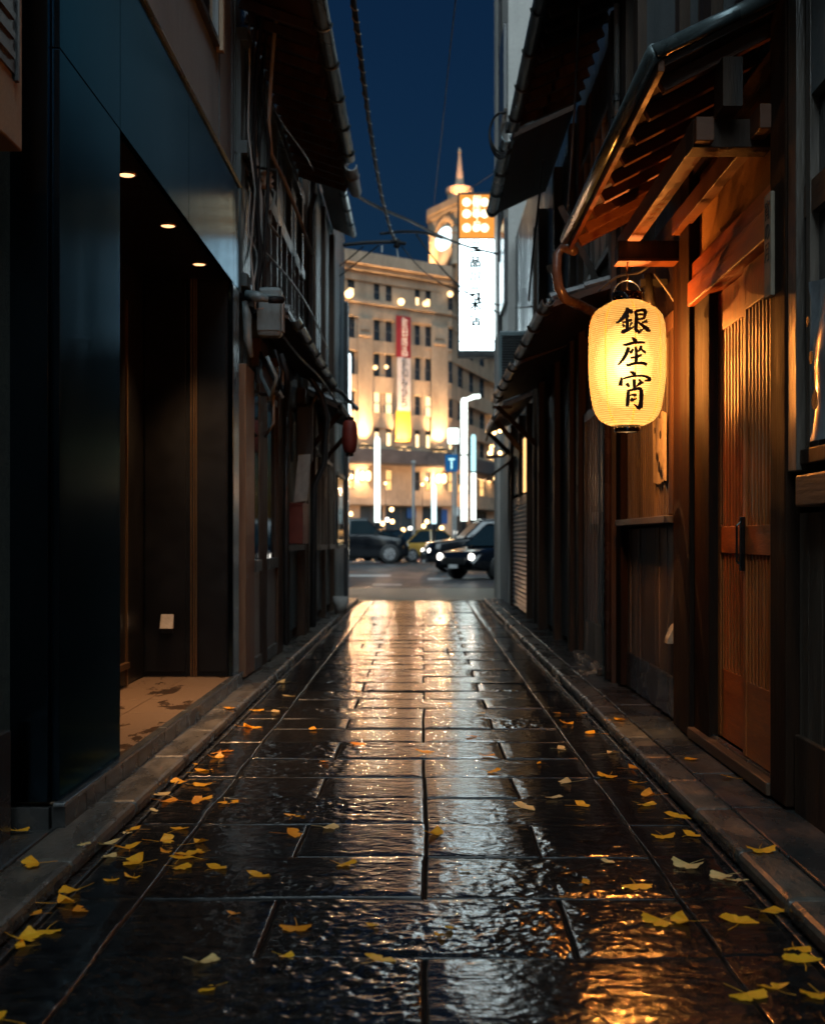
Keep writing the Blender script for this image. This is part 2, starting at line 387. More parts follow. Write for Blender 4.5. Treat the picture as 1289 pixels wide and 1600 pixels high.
    q = np.stack([i[:-1,:-1], i[:-1,1:], i[1:,1:], i[1:,:-1]], -1).reshape(-1, 4)
    me.vertices.add(len(co)); me.vertices.foreach_set('co', co.ravel())
    me.loops.add(q.size); me.loops.foreach_set('vertex_index', q.ravel().astype(np.int32))
    me.polygons.add(len(q)); me.polygons.foreach_set('loop_start', np.arange(0, q.size, 4, dtype=np.int32))
    me.polygons.foreach_set('loop_total', np.full(len(q), 4, dtype=np.int32))
    me.polygons.foreach_set('use_smooth', np.ones(len(q), dtype=bool))
    me.update(calc_edges=True)
    at = me.attributes.new('tone', 'FLOAT', 'POINT'); at.data.foreach_set('value', tone.ravel().astype(np.float32))
    at = me.attributes.new('groove', 'FLOAT', 'POINT'); at.data.foreach_set('value', groove.ravel().astype(np.float32))
    me.materials.append(M['paving'])
    o = bpy.data.objects.new('path', me); COL.objects.link(o); structure(o)
build_paving()

# base earth, drains, kerbs, side slabs
structure(bx(-400, 400, -40, 900, -.30, -.10).build('ground', M['asphalt']))
structure(bx(-2.6, 2.6, -6, 22.8, -.095, -.018).build('path_bed', M['drain']))
def strip(name, x0, x1, z, m, lens, seed, gap=.006, round_=.012, lo=-.017):
    b = MB(); y = -6.0; rs = random.Random(seed)
    while y < 22.75:
        y1 = min(22.8, y + lens*rs.uniform(.85, 1.15))
        dz = rs.uniform(-.003, .003); dx = rs.uniform(-.002, .002)
        b.box(x0+dx, x1+dx, y+gap/2, y1-gap/2, lo, z+dz); y = y1
    return structure(b.build(name, m, bevel=round_))
strip('kerb', -1.345, -1.145, .045, M['kerb'], .95, 1, round_=.02)
strip('kerb', 1.065, 1.215, .045, M['kerb'], .60, 2, round_=.02)
strip('pavement', 1.221, 1.62, .040, M['slab'], .75, 3, round_=.008)
strip('pavement', -1.75, -1.351, .040, M['slab'], .75, 4, round_=.008)
for x in (-1.105, 1.024):    # thin steel lip of the drain slot
    structure(bx(x, x+.010, -6, 22.8, -.017, .006).build('drain_edge', M['steel_edge'], bevel=.002))

# street beyond
structure(bx(-60, 60, 22.804, 28.3, -.09, .012).build('pavement', M['sidewalk']))
structure(bx(-60, 60, 28.3, 28.5, -.09, .018).build('kerb', M['kerb'], bevel=.02))
structure(bx(-60, 60, 28.5, 96, -.09, -.006).build('road', M['asphalt']))
mk = MB()
for a, b_, y0, y1 in ((-4.5, -.95, 37.9, 39.2), (.15, 2.4, 34.8, 35.9), (-14, -6, 37.9, 39.2), (3.4, 8, 34.8, 35.9), (-1.2, -.5, 30.6, 31.2)):
    mk.box(a, b_, y0, y1, -.006, -.002)
mk.box(-40, 40, 61, 61.5, -.006, -.002)
structure(mk.build('road_marking', M['paint']))
structure(bx(-60, 60, 96, 122, -.09, .14).build('pavement', M['sidewalk']))

# ------------------------------------------------------------------ text helper
def text_mesh(body, size, m, name, parent, mtx, vertical=False, extrude=.002, align='CENTER', spacing=1.0, bold=0):
    cu = bpy.data.curves.new(name, 'FONT')
    cu.body = '\n'.join(body) if vertical else body
    cu.size = size; cu.align_x = align; cu.align_y = 'TOP' if vertical else 'CENTER'; cu.extrude = extrude; cu.space_line = spacing; cu.resolution_u = 3; cu.offset = bold
    tmp = bpy.data.objects.new('tmp', cu); COL.objects.link(tmp)
    dg = bpy.context.evaluated_depsgraph_get()
    me = bpy.data.meshes.new_from_object(tmp.evaluated_get(dg)); me.name = name
    bpy.data.objects.remove(tmp); bpy.data.curves.remove(cu)
    me.transform(mtx)
    if parent is not None: me.transform(Matrix.Translation(-ORG[parent.name]))
    me.materials.clear(); me.materials.append(m)
    o = bpy.data.objects.new(name, me); COL.objects.link(o)
    if parent is not None: o.parent = parent
    return o
def facing(loc, normal='-y'):
    """matrix that puts text (built in XY) upright at loc facing the given way"""
    rz = {'-y': 0, '+x': R(90), '-x': R(-90)}[normal]
    return Matrix.Translation(loc) @ Matrix.Rotation(rz, 4, 'Z') @ Matrix.Rotation(R(90), 4, 'X')

# ------------------------------------------------------------------ general facade helpers (sx = +1: wall on the +x side of the alley)
def boards(x, t, y0, y1, z0, z1, w, seed, gap=.004, jitter=.003, sx=1):
    """upright boards whose alley face stands at x"""
    b = MB(); rs = random.Random(seed); y = y0
    while y < y1 - .01:
        ye = min(y1, y + w*rs.uniform(.85, 1.15)); d = rs.uniform(0, jitter)
        b.box(x+sx*d, x+sx*t, y+gap/2, ye-gap/2, z0, z1-rs.uniform(0, .001)); y = ye
    return b
def lap_siding(x, t, y0, y1, z0, z1, h, sx, seed=0):
    b = MB(); z = z0; rs = random.Random(seed)
    while z < z1 - .02:
        ze = min(z1, z+h)
        b.hexa([(x-sx*.012, y0, z), (x-sx*.012, y1, z), (x+sx*t, y1, z), (x+sx*t, y0, z),
                (x, y0, ze), (x, y1, ze), (x+sx*t, y1, ze), (x+sx*t, y0, ze)]); z = ze
    return b
def lattice(x, t, y0, y1, z0, z1, pitch, w, sx):
    b = MB(); y = y0 + pitch*.5
    while y < y1 - w*.5:
        b.box(x, x+sx*t, y-w/2, y+w/2, z0, z1); y += pitch
    return b
def gutter(x, z, y0, y1, r, parent, m=None):
    """half-round gutter with joint sleeves, open side up"""
    b = MB(); n = 10
    for y in (y0, y1):
        for rr in (r, r*.86):
            for k in range(n+1):
                a = math.pi + math.pi*k/n
                b.v.append((x + rr*math.cos(a), y, z + rr*math.sin(a)))
    N = n+1
    for k in range(n):
        b.f += [(k, k+1, 2*N+k+1, 2*N+k), (N+k, 3*N+k, 3*N+k+1, N+k+1), (k, N+k, N+k+1, k+1), (2*N+k, 2*N+k+1, 3*N+k+1, 3*N+k)]
    for k in (0, n): b.f.append((k, 2*N+k, 3*N+k, N+k))
    yy = y0+.35
    while yy < y1:
        b.tube([(x+r*1.10*math.cos(a), yy, z+r*1.10*math.sin(a)) for a in [math.pi+math.pi*k/8 for k in range(9)]], .010, 5); yy += .8
    return b.build('gutter', m or M['gutter'], parent, smooth=False)
def pent_roof(xw, xe, zw, ze, y0, y1, parent, sx, step=.24, tiles=True):
    """sloping tiled roof from the wall (xw, zw) down to the eave (xe, ze)"""
    b = MB()
    b.hexa([(xw, y0, zw-.05), (xe, y0, ze-.05), (xe, y1, ze-.05), (xw, y1, zw-.05), (xw, y0, zw), (xe, y0, ze), (xe, y1, ze), (xw, y1, zw)])
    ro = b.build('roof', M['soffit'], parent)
    if tiles:
        t = MB(); y = y0
        n = max(1, int(abs(xw-xe)/.17))
        while y < y1:
            for k in range(n):
                f0, f1 = k/n, (k+1)/n
                xa = xe+(xw-xe)*f0; xb = xe+(xw-xe)*f1; za = ze+(zw-ze)*f0; zb = ze+(zw-ze)*f1
                t.tube([(xa, y+.07, za+.034), (xb, y+.07, zb+.022)], .040, 8)
            y += step
        t.box(min(xe, xe+sx*.02), max(xe, xe+sx*.02), y0, y1, ze-.02, ze+.03)
        t.build('roof_tile', M['rooftile'], ro)
    return ro

# ================================================================== LEFT SIDE
# near neighbour: dark rough wall with a pale cabinet on it
nb = thing('corner_building', 'dark rough rendered building at the near end of the black metal shop', 'building', (-1.5, 2, 0))
bx(-5, -1.5, -6, 4.66, -.02, 9).build('wall', mat('pebbledash', (.03,.034,.028), (.085,.09,.07), 30, (1,1,1), (.7,.9), bump=.9, bdist=.01, fine=140), nb)
bx(-1.5, -1.46, -6, 4.55, 0, .42).build('base_course', M['tile_dark'], nb, bevel=.005)
cb = thing('wall_cabinet', 'tan painted wall cabinet with a dark louvred panel beside the black metal shop', 'cabinet', (-1.5, 4, 2.43))
bx(-1.499, -1.374, 3.3, 4.40, 2.43, 4.3).build('housing', M['plaster_tan'], cb, bevel=.006)
lv = MB(); lv.box(-1.374, -1.366, 3.55, 4.30, 2.66, 4.2)
for k in range(22): lv.beam((-1.362, 3.58, 2.71+k*.066), (-1.362, 4.27, 2.71+k*.066), .012, .022)
lv.build('louvre', M['pipe_dark'], cb)
bx(-1.374, -1.358, 4.30, 4.325, 2.64, 4.22).build('louvre_frame', M['pipe_dark'], cb, bevel=.002)

# black metal clad shop
sh = thing('shop_building', 'plaster fronted building whose ground floor is clad in smooth black metal', 'building', (-1.42, 7, 0))
bx(-5, -1.42, 4.66, 9.58, 3.665, 9.5).build('upper_wall', M['plaster'], sh)
mm = MB()
mm.box(-1.424, -1.408, 8.92, 8.935, 3.70, 9.5); mm.box(-1.424, -1.412, 6.6, 6.61, 3.7, 9.5); mm.box(-1.43, -1.405, 9.50, 9.55, 3.70, 9.5)
mm.build('joint_strip', M['pipe_dark'], sh)
w = MB(); w.box(-1.42, -1.38, 7.25, 8.74, 4.46, 4.50); w.box(-1.42, -1.385, 8.70, 8.74, 4.50, 6.2); w.box(-1.42, -1.385, 7.25, 7.29, 4.50, 6.2); w.box(-1.42, -1.39, 8.0, 8.03, 4.5, 6.2)
wf = w.build('window', M['pipe_dark'], sh)
bx(-1.419, -1.405, 7.29, 8.70, 4.5, 6.2).build('pane', M['glass'], wf)
bx(-1.41, -1.36, 8.745, 8.81, 4.44, 6.0).build('blind_box', M['plaster_tan'], sh)
# fascia panels with 5 mm seams
for a, b_ in ((4.70, 5.638), (5.643, 7.298), (7.303, 9.02), (9.025, 9.28)):
    bx(-1.36, -1.33, a, b_, 2.905, 3.64).build('fascia_panel', M['black_metal'], sh, bevel=.002)
bx(-1.40, -1.362, 4.70, 9.28, 2.93, 3.64).build('fascia_backing', M['black_inner'], sh)
bx(-1.66, -1.362, 4.66, 4.70, .14, 3.64).build('return_panel', M['black_metal'], sh, bevel=.002)
bx(-1.36, -1.33, 4.70, 5.638, .140, 2.900).build('pillar_cladding', M['black_metal'], sh, bevel=.002)
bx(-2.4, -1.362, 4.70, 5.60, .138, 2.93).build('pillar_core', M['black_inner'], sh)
bx(-1.362, -1.335, 5.606, 5.636, .139, 2.90).build('corner_trim', M['black_metal'], sh)
bx(-1.36, -1.33, 8.985, 9.28, .140, 2.900).build('pillar_cladding', M['black_metal'], sh, bevel=.002)
bx(-1.352, -1.326, 9.00, 9.27, .15, 2.89).build('pillar_edge', mat('satin_steel', (.2,.22,.24), (.3,.33,.35), 2, WG, (.2,.3), metal=.9, bump=.02), sh, bevel=.003)
tl = MB(); tl.tube([(-1.345, 4.70, 3.67), (-1.325, 4.70, 3.665), (-1.325, 9.31, 3.665)], .016, 6); tl.box(-1.42, -1.33, 4.70, 9.30, 3.642, 3.664)
tl.build('coping', M['gutter'], sh)
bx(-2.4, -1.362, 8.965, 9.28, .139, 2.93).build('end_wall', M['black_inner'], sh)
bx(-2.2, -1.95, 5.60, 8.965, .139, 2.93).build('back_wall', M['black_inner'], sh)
# panelling: frames on the end wall and back wall
pn = MB()
for x0, x1 in ((-1.94, -1.655), (-1.565, -1.37)): pn.box(x0, x1, 8.952, 8.965, .17, 2.9)
each(pn, 'wall_panel', M['black_inner'], sh, bevel=.003)
st = MB()
for x0 in (-1.620, -1.600, -1.584): st.box(x0, x0+.0085, 8.945, 8.965, .14, 2.92)
st.build('bronze_trim', M['brass'], sh)
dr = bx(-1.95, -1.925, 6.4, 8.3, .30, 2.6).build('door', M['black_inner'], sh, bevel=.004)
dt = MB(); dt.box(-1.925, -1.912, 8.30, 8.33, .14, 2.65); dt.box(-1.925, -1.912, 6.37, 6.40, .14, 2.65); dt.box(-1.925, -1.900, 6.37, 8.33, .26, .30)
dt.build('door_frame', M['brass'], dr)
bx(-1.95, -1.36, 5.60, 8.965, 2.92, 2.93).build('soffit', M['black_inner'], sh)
# plinth with tiled edge and steel nosing
pl = MB()
y = 4.68
while y < 9.30:
    ye = min(9.31, y+.298); pl.box(-1.355, -1.305, y, ye-.004, -.01, .121); y += .302
x = -1.68
pl.box(-1.66, -1.36, 4.66, 4.70, -.01, .121)
pl.build('plinth', M['tile_dark'], sh, bevel=.002)
ft = MB(); y = 4.70
while y < 8.96:
    ye = min(8.964, y+.597)
    for x0, x1 in ((-1.949, -1.649), (-1.645, -1.348)): ft.box(x0, x1, y, ye-.004, .02, .134)
    y += .601
ft.build('floor_tile', M['tile'], sh, bevel=.0015)
bx(-1.95, -1.335, 4.70, 9.28, -.01, .126).build('grout_bed', M['tile_dark'], sh)
nz = MB(); nz.box(-1.346, -1.301, 4.68, 9.31, .122, .1375); nz.box(-1.345, -1.301, 4.66, 4.68, .122, .1375)
nz.build('nosing', M['steel_edge'], sh, bevel=.004)
# downlights
for i, (y, lab) in enumerate(((6.39, 'nearest'), (7.43, 'middle'), (8.47, 'deepest'))):
    t = thing('downlight', lab + ' of the three round warm downlights in the black shop soffit', 'light', (-1.475, y, 2.92), 'downlights in the black soffit')
    MB().lathe((-1.475, y, 2.92), [(.052, -.001), (.052, -.006), (.044, -.007), (.040, -.001)], 24, close=False).build('rim', M['brass'], t, smooth=True)
    MB().lathe((-1.475, y, 2.917), [(.040, 0), (.036, -.003)], 24).build('lens', M['can'], t)
    sp = bpy.data.lights.new('downlight_beam', 'SPOT'); sp.energy = 150; sp.color = (1, .56, .26); sp.spot_size = R(76); sp.spot_blend = .8; sp.shadow_soft_size = .03
    so = bpy.data.objects.new('downlight_beam', sp); COL.objects.link(so); so.parent = t; so.location = (0, 0, -.03)
# outlet plate on the end wall
t = thing('socket_cover', 'small beige weatherproof socket cover low on the black shop end wall', 'socket', (-1.78, 8.95, .52))
MB().hexa([(-1.825,8.951,.475),(-1.735,8.951,.475),(-1.735,8.951,.478),(-1.825,8.951,.478),(-1.825,8.90,.475),(-1.735,8.90,.475),(-1.735,8.945,.575),(-1.825,8.945,.575)]).build('hood', M['white_plastic'], t, bevel=.004)
bx(-1.82, -1.74, 8.935, 8.951, .44, .474).build('backplate', M['trim_black'], t)

# ---- old two-storey house with the upper gutter
ha = thing('old_house', 'dark old two-storey timber house with a long upper gutter next to the black shop', 'house', (-1.35, 12, 0))
bx(-5, -1.40, 9.60, 14.38, -.02, 6.2).build('core', M['old_wall'], ha)
boards(-1.362, .05, 9.62, 14.36, 2.95, 4.95, .30, 31, jitter=.010, sx=-1).build('upper_siding', M['old_wall'], ha)
boards(-1.362, .05, 12.1, 14.36, .15, 2.75, .16, 32, jitter=.008, sx=-1).build('lower_siding', M['old_wall'], ha)
bx(-1.39, -1.325, 9.62, 10.12, .06, 2.42).build('door_post', M['brass'] if False else mat('tan_panel', (.16,.09,.05), (.26,.15,.085), 3, WG, (.35,.5), bump=.2), ha, bevel=.006)
ps = MB()
for y0, y1, x in ((10.52, 10.98, -1.33), (11.66, 12.05, -1.31), (14.0, 14.2, -1.28)): ps.box(-1.42, x, y0, y1, .02, 2.75)
each(ps, 'post', M['wood_dark'], ha, bevel=.006)
ps = MB()
for z in (3.0, 4.0, 4.85): ps.box(-1.42, -1.315, 9.62, 14.36, z, z+.10)
for y in (10.4, 11.6, 12.9, 14.1): ps.box(-1.42, -1.318, y, y+.11, 2.95, 4.95)
ps.build('frame', M['old_wall'], ha, bevel=.004)
for y0, y1 in ((10.13, 10.51), (10.99, 11.65)):
    d = MB(); d.box(-1.36, -1.333, y0, y0+.04, .06, 2.35); d.box(-1.36, -1.333, y1-.04, y1, .06, 2.35); d.box(-1.36, -1.315, y0, y1, 2.29, 2.35); d.box(-1.36, -1.315, y0, y1, .06, .16); d.box(-1.36, -1.31, y0, y1, .84, .93)
    df = d.build('sliding_door', M['old_wall2'], ha, bevel=.003)
    bx(-1.352, -1.338, y0+.04, y1-.04, .93, 2.29).build('pane', M['glass'], df)
    bx(-1.352, -1.335, y0+.04, y1-.04, .16, .84).build('kick_panel', M['shutter'], df)
d = MB(); d.box(-1.36, -1.28, 12.15, 13.95, .98, 1.04)
d.build('sill', M['wood_mid'], ha, bevel=.004)
for y0, y1 in ((10.55, 11.5), (11.8, 12.8), (13.05, 14.0)):
    d = MB()
    for z in (3.14, 3.93): d.box(-1.36, -1.30, y0, y1, z, z+.05)
    for y in (y0, (y0+y1)/2-.02, y1-.04): d.box(-1.36, -1.30, y, y+.04, 3.14, 3.98)
    wf = d.build('window', M['old_wall2'], ha)
    bx(-1.359, -1.345, y0+.02, y1-.02, 3.19, 3.93).build('pane', M['glass'], wf)
pent_roof(-1.37, -.80, 5.28, 5.06, 8.6, 14.32, ha, -1)
rf = MB(); y = 9.7
while y < 14.3: rf.beam((-1.38, y, 5.16), (-.84, y, 4.98), .05, .07); y += .30
each(rf, 'rafter', M['wood_dark'], ha)
gutter(-.755, 5.03, 8.6, 13.2, .062, ha)
gutter(-.745, 4.99, 13.3, 14.34, .066, ha, M['pipe_pale'])
# lower pent roof of the house
pr = pent_roof(-1.37, -1.04, 2.97, 2.86, 9.95, 14.36, ha, -1)
gutter(-1.005, 2.84, 10.0, 14.36, .045, ha)

# ---- second old house towards the street
hb = thing('old_house', 'narrower old timber house behind the small red paper lantern', 'house', (-1.35, 17, 0))
bx(-5, -1.40, 14.42, 19.6, -.02, 6.8).build('core', M['old_wall'], hb)
boards(-1.362, .05, 14.44, 19.58, .15, 2.5, .13, 41, jitter=.010, sx=-1).build('lower_siding', M['old_wall2'], hb)
boards(-1.362, .05, 14.44, 19.58, 2.8, 5.7, .42, 42, jitter=.012, sx=-1).build('upper_siding', M['old_wall'], hb)
ps = MB()
for y0, y1, x in ((14.6, 14.8, -1.30), (15.7, 15.9, -1.31), (17.3, 17.5, -1.31), (18.9, 19.15, -1.30)): ps.box(-1.42, x, y0, y1, .02, 5.6)
each(ps, 'post', M['wood_dark'], hb, bevel=.006)
for y0, y1 in ((15.95, 17.2), (17.6, 18.8)):
    d = MB(); d.box(-1.36, -1.27, y0, y1, .96, 1.02); d.box(-1.36, -1.31, y0, y0+.05, 1.02, 2.2); d.box(-1.36, -1.31, y1-.05, y1, 1.02, 2.2); d.box(-1.36, -1.31, y0, y1, 2.15, 2.2); d.box(-1.36, -1.31, (y0+y1)/2-.02, (y0+y1)/2+.02, 1.02, 2.2)
    wf = d.build('window', M['wood_mid'], hb)
    bx(-1.355, -1.335, y0+.05, y1-.05, 1.02, 2.15).build('pane', M['glass'], wf)
pent_roof(-1.37, -1.10, 5.9, 5.78, 14.42, 19.6, hb, -1)
gutter(-1.055, 5.74, 14.42, 19.5, .05, hb)
pent_roof(-1.37, -.93, 2.82, 2.62, 14.6, 17.4, hb, -1)
aw = MB()
aw.beam((-1.36, 15.0, 2.1), (-.95, 15.0, 2.58), .05, .06); aw.beam((-1.36, 17.2, 2.1), (-.95, 17.2, 2.58), .05, .06)
aw.beam((-.94, 14.6, 2.60), (-.94, 17.4, 2.60), .05, .08)
each(aw, 'bracket', M['wood_dark'], hb)
# end building at the street corner
hc = thing('corner_building', 'dark teal corner building ending the alley under a lit white sign', 'building', (-1.34, 21, 0))
bx(-5, -1.36, 19.62, 22.4, -.02, 7.0).build('wall', M['old_wall'], hc)
boards(-1.345, .03, 19.64, 22.1, .1, 5.2, .35, 44, jitter=.01, sx=-1).build('siding', M['old_wall'], hc)
bx(-1.40, -1.28, 22.12, 22.42, 0, 5.2).build('corner_post', mat('polished_post', (.16,.17,.18), (.26,.27,.28), 2, WG, (.1,.2), metal=.8, bump=.05), hc, bevel=.01)
d = MB(); d.box(-1.34, -1.30, 20.1, 21.8, .95, 1.0); d.box(-1.34, -1.31, 20.1, 21.8, 2.1, 2.16)
wf = d.build('window_frame', M['wood_mid'], hc); bx(-1.342, -1.325, 20.15, 21.75, 1.0, 2.1).build('pane', M['glass'], wf)
t = thing('lit_sign', 'small white glowing sign box fixed high on the dark corner building', 'sign', (-1.33, 22.0, 3.1))
bx(-1.345, -1.27, 22.43, 22.75, 3.16, 4.35).build('light_box', M['sign_white'], t, bevel=.01)
bx(-1.36, -1.255, 22.42, 22.76, 3.10, 3.155).build('frame', M['trim_black'], t)
bx(-1.36, -1.255, 22.42, 22.76, 4.355, 4.40).build('frame', M['trim_black'], t)

# small red paper lantern under the far awning
t = thing('paper_lantern', 'small unlit dark red paper lantern hanging at the far end of the old houses', 'lantern', (-.82, 14.45, 2.5))
prof = [(.035, 2.44), (.06, 2.43), (.075, 2.40), (.085, 2.34), (.088, 2.26), (.085, 2.18), (.075, 2.11), (.06, 2.075), (.035, 2.065)]
MB().lathe((-.82, 14.45, 0), prof, 20).build('paper_body', M['red_paper'], t, smooth=True)
MB().lathe((-.82, 14.45, 0), [(.05, 2.43), (.05, 2.475)], 16).build('cap', M['lacquer'], t)
MB().lathe((-.82, 14.45, 0), [(.045, 2.03), (.045, 2.07)], 16).build('cap', M['lacquer'], t)
MB().tube([(-.82, 14.45, 2.475), (-.85, 14.47, 2.62), (-1.0, 14.55, 2.66)], .006, 5).build('hook', M['cable'], t)

# clutter on the left walls
t = thing('notice_box', 'dull red box on the window ledge of the dark old house', 'box', (-1.30, 13.1, 1.05))
bx(-1.33, -1.19, 12.75, 13.35, 1.05, 1.44).build('case', M['red_paint'], t, bevel=.008)
bx(-1.335, -1.185, 12.74, 13.36, 1.44, 1.46).build('lid', M['red_paint'], t)
t = thing('wall_poster', 'slanting pale paper notice above the dull red box', 'poster', (-1.3, 13.3, 1.5))
MB().hexa([(-1.30,12.95,1.47),(-1.20,13.35,1.50),(-1.199,13.352,1.50),(-1.299,12.952,1.47),(-1.26,13.0,1.95),(-1.17,13.42,1.99),(-1.169,13.422,1.99),(-1.259,13.002,1.95)]).build('sheet', M['paper'], t)
t = thing('meter_box', 'black metered box under the cable cluster by the black shop', 'meter', (-1.3, 10.3, 2.2))
bx(-1.35, -1.16, 10.35, 10.62, 2.28, 2.50).build('case', M['pipe_dark'], t, bevel=.01)
bx(-1.165, -1.15, 10.62, 10.64, 2.27, 2.51).build('cover', M['pipe_pale'], t)
MB().tube([(-1.22, 10.5, 2.28), (-1.22, 10.5, 2.05), (-1.30, 10.6, 1.95)], .014, 6).build('conduit', M['pipe_pale'], t, smooth=True)
t = thing('junction_box', 'grey plastic cable junction box bulging from the wall just past the black shop', 'box', (-1.2, 9.7, 2.6))
bx(-1.275, -1.085, 9.84, 9.98, 2.66, 3.04).build('housing', M['grey_plastic'], t, bevel=.028)
bx(-1.27, -1.09, 9.825, 9.842, 2.70, 2.98).build('lid', M['grey_plastic'], t, bevel=.006)
jb = MB(); jb.tube([(-1.345, 9.70, 2.90), (-1.33, 9.70, 2.80), (-1.325, 9.72, 2.62), (-1.30, 9.74, 2.48)], [.022, .036, .034, .016], 10); jb.build('cable_sleeve', M['grey_plastic'], t, smooth=True)
jb = MB(); jb.tube([(-1.33, 9.66, 2.95), (-1.24, 9.64, 2.925), (-1.16, 9.64, 2.90)], [.03, .042, .02], 10); jb.build('end_cap', M['grey_plastic'], t, smooth=True)
jb = MB(); jb.tube([(-1.155, 9.64, 2.90), (-1.10, 9.66, 2.905), (-1.06, 9.70, 2.91)], .028, 8); jb.build('clamp', M['cable'], t, smooth=True)
bx(-1.083, -1.070, 9.85, 9.97, 2.70, 2.98).build('label_plate', M['pipe_pale'], t, bevel=.004)
rs = random.Random(5)
for i in range(7):      # hanging cables, each its own
    x = -1.33 + rs.random()*.16; y = 9.62 + rs.random()*.5
    pts = [(x, y, 6.0)]; z = 6.0; lx = x
    while z > 2.95:
        z -= .45; pts.append((x + rs.uniform(-.035,.035), y + rs.uniform(-.05,.05), z))
    pts.append((x+rs.uniform(-.02,.09), y, 2.86))
    nm = ['thick black', 'thin pale grey', 'thin black', 'grey ribbed', 'slack black', 'thick grey', 'looping black'][i]
    solo(MB().tube(pts, [.016,.008,.007,.014,.010,.018,.009][i], 6), 'wall_cable', M['pipe_pale'] if i in (1, 3) else M['cable'],
         nm + ' cable running down the wall into the grey junction box', 'cable', 'cables running down the old house wall', smooth=True)
for i, (a, b_, c_) in enumerate(((-1.13, 2.55, .05), (-1.19, 2.5, .07), (-1.08, 2.52, .04))):
    pts = [(a, 9.8, b_), (a+c_, 9.85, b_-.16), (a+.02, 9.9, b_-.30), (a-.08, 10.1, b_-.12), (-1.30, 10.3, b_+.05)]
    solo(MB().tube(pts, .011+.004*i, 6), 'wall_cable', M['cable'] if i != 1 else M['grey_plastic'],
         ['short black', 'short grey', 'frayed black'][i] + ' cable looping below the grey junction box', 'cable', 'cables looping below the junction box', smooth=True)
pp = [P(437, -10, 10.0), P(428, 60, 10.0), P(423, 130, 10.0), P(420, 190, 10.0), P(424, 240, 10.2), P(436, 266, 10.6), P(443, 278, 10.7), P(466, 335, 11.2), P(488, 396, 11.9)]
solo(MB().tube(pp, .017, 8), 'conduit', M['pipe_pale'], 'long pale conduit bent at a sharp knee on the dark house wall', 'pipe', smooth=True)
t = thing('insulator_cluster', 'pale ceramic insulator and spliced wires below the knee of the conduit', 'insulator', P(418, 282, 10.2))
MB().lathe(P(416, 282, 10.2), [(.02,-.07),(.06,-.05),(.035,-.02),(.065,0),(.035,.03),(.055,.05),(.02,.08)], 12).build('insulator', M['white_plastic'], t, smooth=True)
MB().tube([P(366, 238, 9.6), P(385, 252, 9.8), P(405, 262, 10.0), P(432, 266, 10.3)], .012, 6).build('bracket', M['cable'], t, smooth=True)
MB().tube([P(420, 290, 10.2), P(430, 300, 10.2), P(428, 318, 10.2), P(418, 330, 10.2), P(422, 350, 10.2), P(436, 370, 10.3)], .010, 6).build('wire_end', M['grey_plastic'], t, smooth=True)
# downpipe and bent pipes near the far awning
solo(MB().tube([(-1.18, 14.1, 4.9), (-1.24, 14.15, 4.7), (-1.25, 14.15, 2.9), (-1.12, 14.2, 2.7), (-1.06, 14.25, 2.45), (-1.10, 14.4, 1.95), (-1.22, 14.45, 1.7), (-1.24, 14.5, .1)], .035, 8), 'downpipe', M['pipe_dark'],
     'black downpipe kinked around the awning of the far old house', 'pipe', smooth=True)
solo(MB().tube([(-1.28, 12.05, 2.75), (-1.28, 12.05, .1)], .028, 8), 'downpipe', M['pipe_dark'], 'straight thin black pipe beside the window ledge with the red box', 'pipe', smooth=True)
t = thing('projecting_sign', 'grey unlit sign panel jutting from the old house above the window ledge', 'sign', (-1.2, 13.6, 1.9))
bx(-1.33, -1.16, 13.55, 13.63, 1.92, 2.5).build('board', M['old_wall2'], t, bevel=.008)
MB().tube([(-1.36, 13.59, 2.45), (-1.16, 13.59, 2.56)], .012, 6).build('bracket', M['cable'], t)
t = thing('planter_pot', 'low grey flower pot at the foot of the far old house', 'pot', (-1.18, 17.0, .04))
MB().lathe((-1.16, 18.2, 0), [(.08, .04), (.11, .28), (.10, .28), (.09, .22)], 16).build('pot', M['concrete'], t, smooth=True)
MB().lathe((-1.16, 18.2, 0), [(.001, .2201), (.09, .22)], 16, close=False).build('soil', M['drain'], t)

# ================================================================== RIGHT SIDE
X0 = 1.45
tv = thing('tavern_building', 'old timber tavern with a lit latticed sliding door and deep eaved canopy', 'building', (X0, 6.5, 0))
bx(X0+.10, 5, -6, 9.38, -.02, 9.0).build('core', M['old_wall2'], tv)
# near planked wall with its window
boards(X0+.012, .05, -2, 4.98, .34, 1.20, .17, 51, jitter=.006).build('plank_wall', M['wood_mid'], tv)
bx(X0-.005, X0+.09, -2, 4.98, .02, .34).build('base_board', M['wood_dark'], tv, bevel=.006)
bx(X0-.04, X0+.05, 3.0, 4.85, 1.22, 1.34).build('sill', M['wood_dark_h'], tv, bevel=.008)
bx(X0-.015, X0+.05, 3.0, 4.99, 1.38, 1.44).build('sill_rail', M['wood_dark'], tv, bevel=.006)
bx(X0+.03, X0+.05, 3.0, 4.78, 1.44, 2.75).build('window_glass', M['glass'], tv)
bx(X0+.0, X0+.06, 3.0, 4.98, 2.32, 2.44).build('window_head', M['wood_dark_h'], tv)
ps = MB(); ps.box(X0-.005, X0+.06, 4.78, 4.83, 1.44, 3.4); ps.box(X0-.03, X0+.1, 4.87, 4.98, 1.36, 3.4)
each(ps, 'window_post', M['wood_mid'], tv, bevel=.004)
bx(X0, X0+.1, -2, 4.78, 2.76, 9).build('upper_plaster', M['plaster'], tv)
